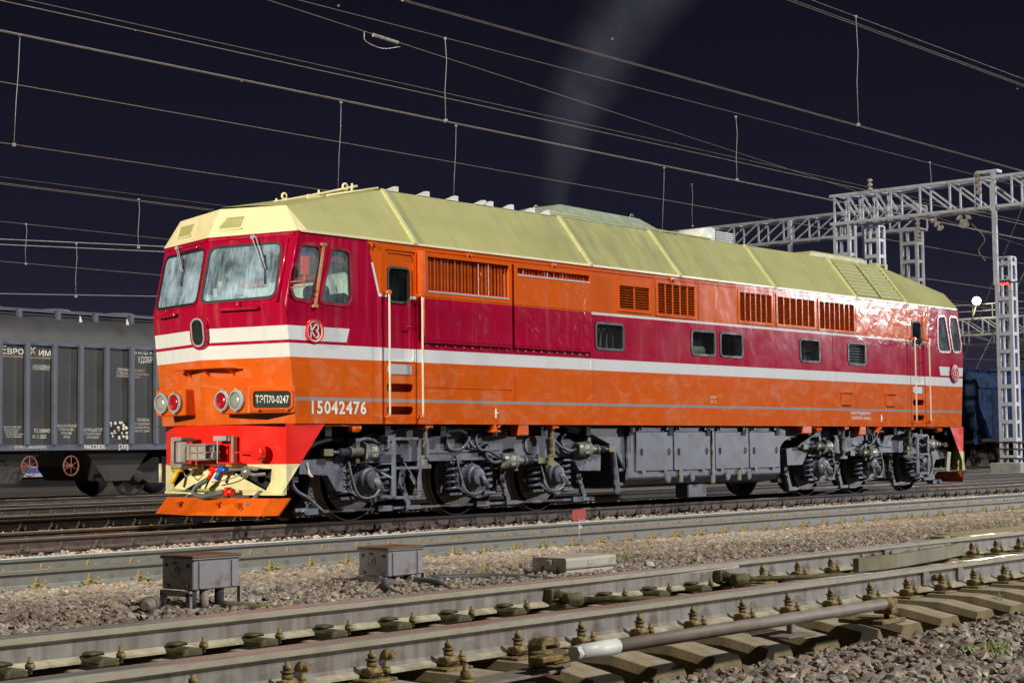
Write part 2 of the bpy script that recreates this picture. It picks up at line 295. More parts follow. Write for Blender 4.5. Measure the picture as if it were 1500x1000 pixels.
# ------------------------------------------------------------------ mesh helpers
def rot_frame(d):
    d = Vector(d).normalized(); a = Vector((0, 0, 1)) if abs(d.z) < .9 else Vector((1, 0, 0))
    u = d.cross(a).normalized(); return u, d.cross(u).normalized()
class MB:
    def __init__(s): s.v = []; s.f = []; s.mi = []; s.c = 0; s.sm = []; s.smooth = False
    def add(s, vs, fs, c=None):
        n = len(s.v); s.v += [tuple(p) for p in vs]
        for f in fs: s.f.append(tuple(i+n for i in f)); s.mi.append(s.c if c is None else c); s.sm.append(s.smooth)
        return s
    def box(s, x0, x1, y0, y1, z0, z1, c=None):
        v = [(x, y, z) for x in (x0, x1) for y in (y0, y1) for z in (z0, z1)]
        return s.add(v, [(0, 1, 3, 2), (4, 6, 7, 5), (0, 4, 5, 1), (2, 3, 7, 6), (0, 2, 6, 4), (1, 5, 7, 3)], c)
    def beam(s, p, q, w, h, up=(0, 0, 1), c=None):
        p, q = Vector(p), Vector(q); d = (q-p).normalized(); a = d.cross(Vector(up))
        if a.length < 1e-3: a = d.cross(Vector((1, 0, 0)))
        a.normalize(); b = a.cross(d).normalized(); a = a*w/2; b = b*h/2
        v = [e+i*a+j*b for e in (p, q) for i in (-1, 1) for j in (-1, 1)]
        return s.add(v, [(0, 1, 3, 2), (4, 6, 7, 5), (0, 4, 5, 1), (2, 3, 7, 6), (0, 2, 6, 4), (1, 5, 7, 3)], c)
    def tube(s, path, r, n=8, caps=True, closed=False, c=None):
        path = [Vector(p) for p in path]; N = len(path); vs = []; fs = []; sm = s.smooth; s.smooth = n > 4 or sm
        rs = r if isinstance(r, (list, tuple)) else [r]*N; u = None
        for i, p in enumerate(path):
            a = path[(i-1) % N] if (closed or i > 0) else p; b = path[(i+1) % N] if (closed or i < N-1) else p
            d = (b-a).normalized()
            if u is None: u, _ = rot_frame(d)
            u = (u-d*u.dot(d)).normalized(); w = d.cross(u)
            for k in range(n):
                t = 2*math.pi*k/n; vs.append(p+(u*math.cos(t)+w*math.sin(t))*rs[i])
        for i in range(N if closed else N-1):
            for k in range(n):
                a, b = i*n+k, i*n+(k+1) % n; j = ((i+1) % N)*n
                fs.append((a, b, j+(k+1) % n, j+k))
        s.add(vs, fs, c); s.smooth = False
        if caps and not closed:
            base = len(s.v)-len(vs)
            s.f.append(tuple(base+k for k in range(n))[::-1]); s.mi.append(s.c if c is None else c); s.sm.append(False)
            s.f.append(tuple(base+(N-1)*n+k for k in range(n))); s.mi.append(s.c if c is None else c); s.sm.append(False)
        s.smooth = sm; return s
    def cyl(s, p, q, r, n=14, c=None): return s.tube([p, q], r, n, c=c)
    def lathe(s, p, axis, prof, n=20, c=None, caps=True):
        p = Vector(p); d = Vector(axis).normalized(); u, w = rot_frame(d); vs = []; fs = []; m = len(prof)
        for (t, r) in prof:
            for k in range(n):
                a = 2*math.pi*k/n; vs.append(p+d*t+(u*math.cos(a)+w*math.sin(a))*r)
        for i in range(m-1):
            for k in range(n): fs.append((i*n+k, i*n+(k+1) % n, (i+1)*n+(k+1) % n, (i+1)*n+k))
        if caps: fs.append(tuple(range(n))[::-1]); fs.append(tuple((m-1)*n+k for k in range(n)))
        return s.add(vs, fs, c)
    def prism(s, poly, mp, d0, d1, c=None):      # poly in 2-D, mp(a, b, d) -> 3-D
        n = len(poly); vs = [mp(a, b, d0) for a, b in poly]+[mp(a, b, d1) for a, b in poly]
        fs = [(i, (i+1) % n, n+(i+1) % n, n+i) for i in range(n)]
        for tri in tessellate_polygon([[Vector((a, b, 0)) for a, b in poly]]):
            fs.append(tuple(tri)); fs.append(tuple(n+i for i in tri[::-1]))
        return s.add(vs, fs, c)
    def sheet(s, outer, holes, mp, c=None):      # flat sheet with real holes
        loops = [outer]+list(holes); flat = [p for l in loops for p in l]
        tr = tessellate_polygon([[Vector((a, b, 0)) for a, b in l] for l in loops])
        return s.add([mp(a, b) for a, b in flat], [tuple(t) for t in tr], c)
    def ring(s, outer, inner, mp, d0, d1, c=None):   # frame between two loops of equal count, proud from d0 to d1
        n = len(outer); vs = [mp(a, b, d) for d in (d0, d1) for l in (outer, inner) for a, b in l]; fs = []
        for i in range(n):
            j = (i+1) % n
            fs += [(2*n+i, 2*n+j, 3*n+j, 3*n+i), (i, j, 2*n+j, 2*n+i), (n+j, n+i, 3*n+i, 3*n+j), (j, i, n+i, n+j)]
        return s.add(vs, fs, c)
    def grid(s, rows, c=None):                   # rows of points
        n = len(rows[0]); vs = [p for r in rows for p in r]
        fs = [(i*n+j, i*n+j+1, (i+1)*n+j+1, (i+1)*n+j) for i in range(len(rows)-1) for j in range(n-1)]
        return s.add(vs, fs, c)
    def mesh(s, name, mats_, bevel=0):
        me = bpy.data.meshes.new(name); me.from_pydata(s.v, [], s.f)
        for k in mats_: me.materials.append(MAT[k])
        me.polygons.foreach_set('material_index', s.mi); me.polygons.foreach_set('use_smooth', s.sm)
        bm = bmesh.new(); bm.from_mesh(me)
        bmesh.ops.recalc_face_normals(bm, faces=bm.faces)
        if bevel:
            ed = [e for e in bm.edges if len(e.link_faces) == 2 and e.calc_face_angle(0) > .5]
            bmesh.ops.bevel(bm, geom=ed, offset=bevel, segments=1, affect='EDGES', clamp_overlap=True)
        bm.to_mesh(me); bm.free(); me.update()
        return me
def rr(x0, x1, z0, z1, r, n=4):
    o = []
    for cx, cz, a in ((x1-r, z1-r, 0), (x0+r, z1-r, 90), (x0+r, z0+r, 180), (x1-r, z0+r, 270)):
        for k in range(n+1):
            t = RAD(a+90*k/n); o.append((cx+r*math.cos(t), cz+r*math.sin(t)))
    return o
def roundpoly(pts, r, n=4):                      # counter-clockwise convex polygon with rounded corners
    o = []; N = len(pts)
    for i in range(N):
        p = Vector(pts[i]); a = (Vector(pts[i-1])-p); b = (Vector(pts[(i+1) % N])-p)
        q = min(r, a.length*.45, b.length*.45); a = p+a.normalized()*q; b = p+b.normalized()*q
        for k in range(n+1):
            t = k/n; v = a*(1-t)**2+p*2*t*(1-t)+b*t*t; o.append((v.x, v.y))
    return o
def grow(loop, d):
    N = len(loop); o = []
    ar = sum(loop[i-1][0]*loop[i][1]-loop[i][0]*loop[i-1][1] for i in range(N)); sg = 1 if ar > 0 else -1
    for i in range(N):
        a, b = Vector(loop[i-1]), Vector(loop[(i+1) % N]); t = b-a
        if t.length < 1e-9: o.append(loop[i]); continue
        t.normalize(); o.append((loop[i][0]+t.y*d*sg, loop[i][1]-t.x*d*sg))
    return o
def curve(pts, n=8):                             # Catmull-Rom through the points
    P = [Vector(p) for p in pts]; P = [P[0]*2-P[1]]+P+[P[-1]*2-P[-2]]; o = []
    for i in range(1, len(P)-2):
        for k in range(n):
            t = k/n; a, b, c, d = P[i-1:i+3]
            o.append(.5*((2*b)+(c-a)*t+(2*a-5*b+4*c-d)*t*t+(3*b-a-3*c+d)*t**3))
    return o+[P[-2]]

# ------------------------------------------------------------------ object helpers
def tag(o, label=None, cat=None, group=None, kind=None):
    if label: o['label'] = label
    if cat: o['category'] = cat
    if group: o['group'] = group
    if kind: o['kind'] = kind
    return o
def thing(name, label, cat, loc=(0, 0, 0), group=None, rz=0):
    o = bpy.data.objects.new(name, None); COL.objects.link(o); o.location = loc; o.rotation_euler = (0, 0, rz); o.empty_display_size = .2
    return tag(o, label, cat, group)
def put(name, me, parent=None, loc=(0, 0, 0), label=None, kind=None, rot=None):
    o = bpy.data.objects.new(name, me); COL.objects.link(o); o.location = loc
    if rot: o.rotation_euler = rot
    if parent: o.parent = parent
    return tag(o, label, kind=kind)
def O(name, mb, mats_, parent=None, bevel=0, label=None, kind=None):
    if isinstance(mats_, str): mats_ = [mats_]
    return put(name, mb.mesh(name, mats_, bevel), parent, label=label, kind=kind)
def kids(o): return [c for c in COL.objects if c.parent == o]
def dup(root, loc, label=None, rz=None):
    tree = {}
    for c in COL.objects:
        if c.parent: tree.setdefault(c.parent.name, []).append(c)
    def rec(o, par):
        c = o.copy(); COL.objects.link(c)
        if par: c.parent = par
        for k in tree.get(o.name, []): rec(k, c)
        return c
    r = rec(root, None); r.location = loc
    if label: r['label'] = label
    if rz is not None: r.rotation_euler = (0, 0, rz)
    return r
def text(name, s, x, z, h, mat, parent, y=-1.506, w=None, sx=None, fn=None, ext=.0015, center=False, bold=0, spacing=1):
    c = bpy.data.curves.new(name, 'FONT'); c.body = s; c.extrude = 0; c.offset = bold; c.space_character = spacing; c.resolution_u = 2
    if center: c.align_x = 'CENTER'
    o = bpy.data.objects.new(name, c); COL.objects.link(o)
    me = bpy.data.meshes.new_from_object(o.evaluated_get(bpy.context.evaluated_depsgraph_get())); bpy.data.objects.remove(o)
    n = len(me.vertices); co = np.zeros(n*3); me.vertices.foreach_get('co', co); co = co.reshape(-1, 3)
    k = h/.70; sx_ = sx or 1
    if w: sx_ = w/max(1e-6, (co[:, 0].max()-co[:, 0].min())*k)
    P = []
    f = fn or (lambda a, b: (a, y, b))
    for a, b, _ in co: P.append(f(x+a*k*sx_, z+b*k))
    me.vertices.foreach_set('co', np.array(P, float).ravel()); me.materials.clear(); me.materials.append(MAT[mat]); me.update()
    return put(name, me, parent)

# ------------------------------------------------------------------ ground and ballast
RAILS = [(-13.05, .114), (-11.45, .114), (-5.77, 0), (-4.16, 0), (-.8, 0), (.8, 0), (4.5, 0), (6.1, 0), (9.8, 0), (11.4, 0), (15.1, 0), (16.7, 0)]
def ground_z(y):
    ys = [-400, -30, -16, -14.1, -13.8, -10.85, -10.5, -8.5, -6.4, -5.2, -3.9, -2.4, -1.2, .9, 2.6, 4.2, 6.4, 8, 9.5, 11.8, 13.4, 14.8, 17, 19, 30, 400]
    zs = [-.4, -.35, -.17, -.165, -.27, -.27, -.105, -.105, -.185, -.20, -.20, -.20, -.2, -.2, -.26, -.21, -.21, -.25, -.21, -.21, -.22, -.2, -.2, -.3, -.35, -.4]
    return np.interp(y, ys, zs)
def make_ground():
    xs = np.concatenate([[-400, -120, -60], np.arange(-40, 60, 2.), [60, 80, 120, 200, 400, 900, 1800]])
    ys = np.concatenate([[-400, -120, -50, -30], np.arange(-22, 32, .4), [35, 45, 60, 100, 200, 500, 1500]])
    m = MB(); m.smooth = True
    m.grid([[(x, y, float(ground_z(y))) for y in ys] for x in xs])
    tag(O('ground', m, 'ground'), kind='structure')
make_ground()
def project(P):
    d = P-np.array(CAM); z = d@np.array(CF); z = np.where(z < .1, .1, z)
    return 750+2459.87*(d@np.array(CR))/z, 500-2459.87*(d@np.array(CU))/z, d@np.array(CF)
def make_gravel():
    rs = np.random.default_rng(3)
    bm = bmesh.new(); bmesh.ops.create_icosphere(bm, subdivisions=1, radius=1); bm.verts.ensure_lookup_table()
    V0 = np.array([v.co[:] for v in bm.verts]); F0 = np.array([[v.index for v in f.verts] for f in bm.faces]); bm.free()
    T = []
    for k in range(40):
        v = V0*(1+rs.uniform(-.45, .38, (len(V0), 1)))*np.array([1.3, .92, .72])+rs.uniform(-.16, .16, V0.shape); T.append(v)
    T = np.array(T); allp = []
    def area(x0, x1, y0, y1, dens, rmin, rmax, test=None, layers=.02):
        n = int((x1-x0)*(y1-y0)*dens); p = np.stack([rs.uniform(x0, x1, n), rs.uniform(y0, y1, n)], 1)
        z = ground_z(p[:, 1]); P = np.column_stack([p, z]); X, Y, D = project(P)
        k = (D > 2) & (X > -260) & (X < 1700) & (Y < 1180)
        if test is not None: k &= test(p)
        P = P[k]; r = rs.uniform(rmin, rmax, len(P))*rs.choice([.75, 1, 1, 1.2], len(P)); P[:, 2] += r*.25+rs.uniform(0, layers, len(P))
        allp.append((P, r))
    def offsl(p):                               # between the sleepers of the near track
        f = np.mod(p[:, 0]+30, .55); return (f > .30) | (f < .02)
    area(-22, 4, -16.8, -13.95, 560, .016, .037)
    area(-22, 2, -14.05, -13.72, 500, .018, .030, lambda p: (rs.random(len(p)) < .55) & offsl(p))
    area(-22, 6, -13.75, -10.75, 420, .018, .030, lambda p: offsl(p) & (np.abs(p[:, 1]+13.05) > .12) & (np.abs(p[:, 1]+11.45) > .12), layers=.01)
    area(-21, -9, -11.25, -6.02, 520, .016, .034, lambda p: (p[:, 1] < -11.05) | (p[:, 1] > -11.3))
    area(-9, 14, -11.25, -6.02, 330, .022, .034)
    area(14, 32, -11, -6.02, 120, .03, .045)
    area(-16, 20, -3.9, -1.1, 60, .02, .035)
    area(-14, 30, 1.1, 4.2, 110, .022, .04); area(-12, 30, 6.4, 9.5, 90, .025, .045); area(-9, 14, 11.7, 14.9, 300, .03, .05); area(14, 60, 11.7, 14.9, 40, .03, .06)
    P = np.concatenate([a for a, _ in allp]); r = np.concatenate([b for _, b in allp]); n = len(P)
    th = rs.uniform(0, 6.283, n); c, s = np.cos(th), np.sin(th); tl = rs.uniform(-.5, .5, n)
    v = T[rs.integers(0, len(T), n)]*r[:, None, None]
    x, y, z = v[..., 0], v[..., 1], v[..., 2]
    x, z = x*np.cos(tl)[:, None]-z*np.sin(tl)[:, None], x*np.sin(tl)[:, None]+z*np.cos(tl)[:, None]
    v = np.stack([x*c[:, None]-y*s[:, None], x*s[:, None]+y*c[:, None], z], -1)+P[:, None, :]
    f = (F0[None]+(np.arange(n)*len(V0))[:, None, None]).reshape(-1)
    me = bpy.data.meshes.new('gravel'); me.vertices.add(n*len(V0)); me.vertices.foreach_set('co', v.astype(np.float32).ravel())
    nf = n*len(F0); me.loops.add(nf*3); me.loops.foreach_set('vertex_index', f.astype(np.int32)); me.polygons.add(nf)
    me.polygons.foreach_set('loop_start', np.arange(0, nf*3, 3, dtype=np.int32)); me.update(calc_edges=True)
    me.polygons.foreach_set('use_smooth', np.zeros(nf, bool)); me.materials.append(MAT['stone']); put('gravel', me, kind='stuff')
    print('stones', n)
make_gravel()

# ------------------------------------------------------------------ tracks
def rail_profile(head=.0365):
    h = head
    half = [(h-.006, 0), (h, -.007), (h-.001, -.036), (.012, -.047), (.009, -.07), (.009, -.135), (.022, -.154), (.075, -.167), (.075, -.18)]
    return [(-y, z) for y, z in half[::-1]]+[(y, z) for y, z in half]
def rail_mesh(name, x0, x1, side, top, segs=1):
    pr = rail_profile(); n = len(pr); m = MB()
    xs = np.linspace(x0, x1, segs+1)
    v = [(x, y, z) for x in xs for y, z in pr]; f = []; 
    for i in range(segs):
        for k in range(n): f.append((i*n+k, i*n+(k+1) % n, (i+1)*n+(k+1) % n, (i+1)*n+k))
    f.append(tuple(range(n))); f.append(tuple(segs*n+k for k in range(n))[::-1])
    m.add(v, f); me = m.mesh(name, [side, top]+(['railhead', 'railfoot'] if side == 'rail' else []))
    for p in me.polygons:
        if p.normal.z > .6 and p.center.z > -.012: p.material_index = 1
        elif side == 'rail' and p.center.z > -.046: p.material_index = 2
        elif side == 'rail' and p.center.z < -.15: p.material_index = 3
    return me
def fastener_mesh(mat, near=True, far=True):
    m = MB()
    m.box(-.085, .085, -.19, .19, -.197, -.178)
    for s in ([-1] if near else [])+([1] if far else []):
        m.box(-.035, .035, min(s*.055, s*.135), max(s*.055, s*.135), -.166, -.142)
        m.tube([(-.012, s*.112, -.178), (-.012, s*.112, -.06)], .013, 6)
        m.tube([(-.012, s*.112, -.138), (-.012, s*.112, -.108)], .028, 6)
        m.tube([(-.012, s*.112, -.104), (-.012, s*.112, -.095)], .022, 6)
        m.tube([(.058, s*.150, -.178), (.058, s*.150, -.095)], .012, 6)
        m.tube([(.058, s*.150, -.165), (.058, s*.150, -.135)], .026, 6)
        m.tube([(-.07, s*.155, -.178), (-.07, s*.155, -.125)], .018, 6)
    return m.mesh('rail_fastener', [mat])
def sleeper_mesh(mat, y0, y1, w=.15):
    # concrete sleeper: rail seats raised, middle waist, ends sloping down
    m = MB(); ys = [y0, y0+.30, y0+.52, y0+.95, (y0+y1)/2, y1-.95, y1-.52, y1-.30, y1]
    zt = [-.255, -.20, -.197, -.197, -.225, -.197, -.197, -.20, -.255]
    rows = []
    for y, z in zip(ys, zt): rows.append([(-w-.02, y, -.40), (-w, y, z-.05), (-w+.035, y, z), (w-.035, y, z), (w, y, z-.05), (w+.02, y, -.40)])
    m.grid(rows)
    for r in (rows[0], rows[-1]): m.add(r, [(0, 1, 2, 3, 4, 5)])
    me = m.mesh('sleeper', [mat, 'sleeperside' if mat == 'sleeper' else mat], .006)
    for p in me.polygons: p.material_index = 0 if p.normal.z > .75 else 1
    return me
def track(label, yc, z, side, top, x0=-60, x1=320, fast=None, fx=None, sleeper=None, sx=None, near_fast=True, group='railway tracks side by side', both=True):
    t = thing('railway_track', label, 'railway track', (0, yc, z), group)
    for s, tp in zip((-.8, .8), top if isinstance(top, tuple) else (top, top)):
        put('rail', rail_mesh('rail', x0, x1, side, tp), t, (0, s, 0))
    if fast:
        for s in ((-.8, .8) if both else (-.8,)):
            me = fastener_mesh(fast, True, False)
            for x in fx: put('rail_fastener', me, t, (x+rnd.uniform(-.02, .02), s, 0))
    if sleeper:
        me = sleeper_mesh(sleeper, -1.37, 1.37)
        for x in sx: put('sleeper', me, t, (x, 0, 0))
    return t
XA = np.arange(-17.5, 34, .55)
track('track under the locomotive, brown rails with dark fasteners', 0, 0, 'railbrown', 'railrust', fast='fastdark', fx=XA)
track('grey track between the gravel strip and the locomotive track, one rail polished bright', -4.965, 0, 'railB', ('railrust', 'railshine'), fast='fast', fx=np.arange(-20, 24, .55))
track('dark track right behind the locomotive', 5.3, 0, 'raildark', 'railrust', fast='fastdark', fx=np.arange(-13, 0, .55), sleeper='sleeperdark', sx=np.arange(-13, 0, .55), both=True)
track('dark track between the hopper wagons and the first track behind the locomotive', 10.6, 0, 'raildark', 'railrust', fast='fastdark', fx=np.arange(-10, 2, .55))
track('far track carrying the hopper wagons', 15.9, 0, 'raildark', 'railrust', fast='fastdark', fx=np.arange(-7, 2, .55))

def turnout():
    t = thing('railway_track', 'nearest track with concrete sleepers, switch blades and ochre fasteners', 'railway track', (0, -12.25, .114), 'railway tracks side by side')
    put('rail', rail_mesh('rail', -60, 90, 'rail', 'railtop'), t, (0, -.8, 0)); put('rail', rail_mesh('rail', -60, 90, 'rail', 'railtop'), t, (0, .8, 0))
    # switch blades lie against the stock rails on the inside and end in a long taper
    def blade(y, sgn, xe):
        xs = [-60, xe-2.2, xe-.9, xe]; wid = [.036, .036, .022, .006]; m = MB(); rows = []
        for x, w in zip(xs, wid):
            top = -.003 if x < xe-.5 else -.012
            rows.append([(x, y-w, top), (x, y+w, top), (x, y+w, -.036), (x, y+.009, -.05), (x, y+.009, -.135), (x, y+.06, -.158), (x, y+.06, -.170), (x, y-.06, -.170), (x, y-.06, -.158), (x, y-.009, -.135), (x, y-.009, -.05), (x, y-w, -.036), (x, y-w, top)])
        m.grid(rows); m.add(rows[-1][:-1], [tuple(range(12))])
        me = m.mesh('switch_blade', ['rail', 'railtop', 'railhead', 'railfoot'])
        for p in me.polygons:
            if p.normal.z > .6 and p.center.z > -.02: p.material_index = 1
            elif p.center.z > -.045: p.material_index = 2
            elif p.center.z < -.14: p.material_index = 3
        put('switch_blade', me, t)
    blade(.8-.077, -1, -14.42); blade(-.8+.077, 1, -14.5)
    sx = np.arange(-22.36, 22, .55); sl = sleeper_mesh('sleeper', -1.52, 1.45)
    for x in sx: put('sleeper', sl, t, (x, 0, 0))
    base = MB(); base.box(-.10, .10, -.19, .05, -.198, -.181); bp = base.mesh('base_plate', ['fast'], .004)
    cl = MB(); cl.prism([(-.06, -.17), (-.13, -.178), (-.15, -.15), (-.125, -.125), (-.07, -.135)], lambda a, b, d: (d, a, b), -.045, .045); cm = cl.mesh('clamp', ['fast'], .005)
    bo = MB(); bo.tube([(0, 0, -.18), (0, 0, -.045)], .012, 8); bo.tube([(0, 0, -.128), (0, 0, -.100)], .027, 6); bo.tube([(0, 0, -.097), (0, 0, -.089)], .033, 8); bo.tube([(0, 0, -.085), (0, 0, -.064)], .021, 6); tb = bo.mesh('bolt', ['fast'])
    b2 = MB(); b2.tube([(0, 0, -.19), (0, 0, -.105)], .011, 8); b2.tube([(0, 0, -.165), (0, 0, -.138)], .025, 6); b2.tube([(0, 0, -.135), (0, 0, -.128)], .018, 8); sb = b2.mesh('bolt', ['fast'])
    ch = MB(); ch.prism([(-.07, -.182), (.07, -.182), (.055, -.14), (-.02, -.128), (-.06, -.145)], lambda a, b, d: (a, d, b), -.30, -.09); ch.prism([(-.05, -.13), (.05, -.13), (.04, -.11), (-.04, -.112)], lambda a, b, d: (a, d, b), -.2, -.1); cs = ch.mesh('slide_chair', ['moss'], .018)
    for k, x in enumerate(sx):
        if x > 6: continue
        for y in (-.8, .8):
            if y > 0 and x < -14.6:
                c = put('slide_chair', cs, t, (x+.02, y, 0)); put('bolt', sb, c, (.09, -.27, .02)); continue
            f = put('rail_fastener', bp, t, (x, y, 0))
            put('clamp', cm, f); put('bolt', tb, f, (0, -.108, 0)); put('bolt', sb, f, (.072, -.135, 0))
    # web bolts, spacer blocks and the rail joint of the near rail
    w = MB(); w.tube([(0, 0, 0), (0, -.075, 0)], .017, 8); w.tube([(0, -.01, 0), (0, -.045, 0)], .03, 6); wb = w.mesh('web_bolt', ['fast'])
    for x in (-20.55, -19.98, -14.05, -11.95, -11.6, -11.2, -10.85): put('web_bolt', wb, t, (x, -.81, -.092))
    for x in (-12.1, -11.8, -11.45, -11.1, -10.8): put('web_bolt', wb, t, (x, .79, -.092))
    for y, x in ((-.8, -14.2), (-.8, -13.62)):
        s = MB(); s.box(-.045, .045, -.034, -.012, -.14, -.038); put('spacer_block', s.mesh('spacer_block', ['rail'], .004), t, (x, y, 0))
    for y, x0, x1 in ((.8, -11.9, -10.55), (-.8, -11.95, -10.7)):
        s = MB(); s.box(x0, x1, -.036, -.011, -.142, -.044); put('fishplate', s.mesh('fishplate', ['rail'], .005), t, (0, y, 0))
    g = MB(); g.prism([(-13.0, .48), (-13.0, .42), (-12.35, .40), (-11.2, .55), (-10.4, .70), (-10.4, .74), (-11.2, .60), (-12.35, .46)], lambda a, b, d: (a, b, d), -.17, -.045); put('guard_plate', g.mesh('guard_plate', ['olive'], .006), t)
    # detector rods and couplings between the blades
    def rod(x, y0, xx, y1):
        r = MB(); r.tube([(x, y0, -.10), (x+.05, y0-.10, -.11)], .04, 8); r.box(x-.05, x+.05, y0-.02, y0+.05, -.14, -.05); r.tube([(x-.03, y0-.12, -.12), (x+.10, y0-.16, -.12)], .05, 8)
        r.tube([(x+.06, y0-.14, -.12), (xx, y1, -.13)], .022, 8); r.tube([(x+.02, y0-.12, -.19), (x+.02, y0-.12, -.08)], .018, 6)
        put('switch_rod', r.mesh('switch_rod', ['moss'], .006), t)
    rod(-16.85, .66, -16.15, -.2); rod(-14.75, .66, -13.5, -.1)
    return t
turnout()
def weeds():
    m = MB(); rs = random.Random(5)
    def tuft(x, y, z, n, h, c):
        for _ in range(n):
            a = rs.uniform(0, 6.28); l = h*rs.uniform(.5, 1.1); dx, dy = math.cos(a)*l*.6, math.sin(a)*l*.6; w = .004+.004*rs.random()
            bx, by = x+rs.uniform(-.05, .05), y+rs.uniform(-.05, .05)
            m.add([(bx-w, by, z), (bx+w, by, z), (bx+dx*.6+w, by+dy*.6, z+l*.7), (bx+dx*.6-w, by+dy*.6, z+l*.7), (bx+dx, by+dy, z+l*.85)], [(0, 1, 2, 3), (3, 2, 4)], c)
    for _ in range(9): tuft(-16.9+rs.uniform(-.25, .25), -14.9+rs.uniform(-.12, .12), -.15, 14, .07, 0)
    for x, y in ((-14.1, -13.6), (-13.4, -13.62), (-12.0, -13.6), (-17.4, -8.6), (-10.5, -6.15), (-13.2, -6.2)): tuft(x, y, -.13, 12, .09, 0)
    for x, y in ((-8.6, -3.7), (-9.6, -3.6), (-7.9, -3.75), (-14.6, -8.9), (-14.9, -9.2), (-13.9, -8.7), (-15.2, -8.0), (-12.1, -8.6)): tuft(x, y, -.12, 16, .17, 1)
    O('weeds', m, ['grassm', 'drygrass'], kind='stuff')
weeds()

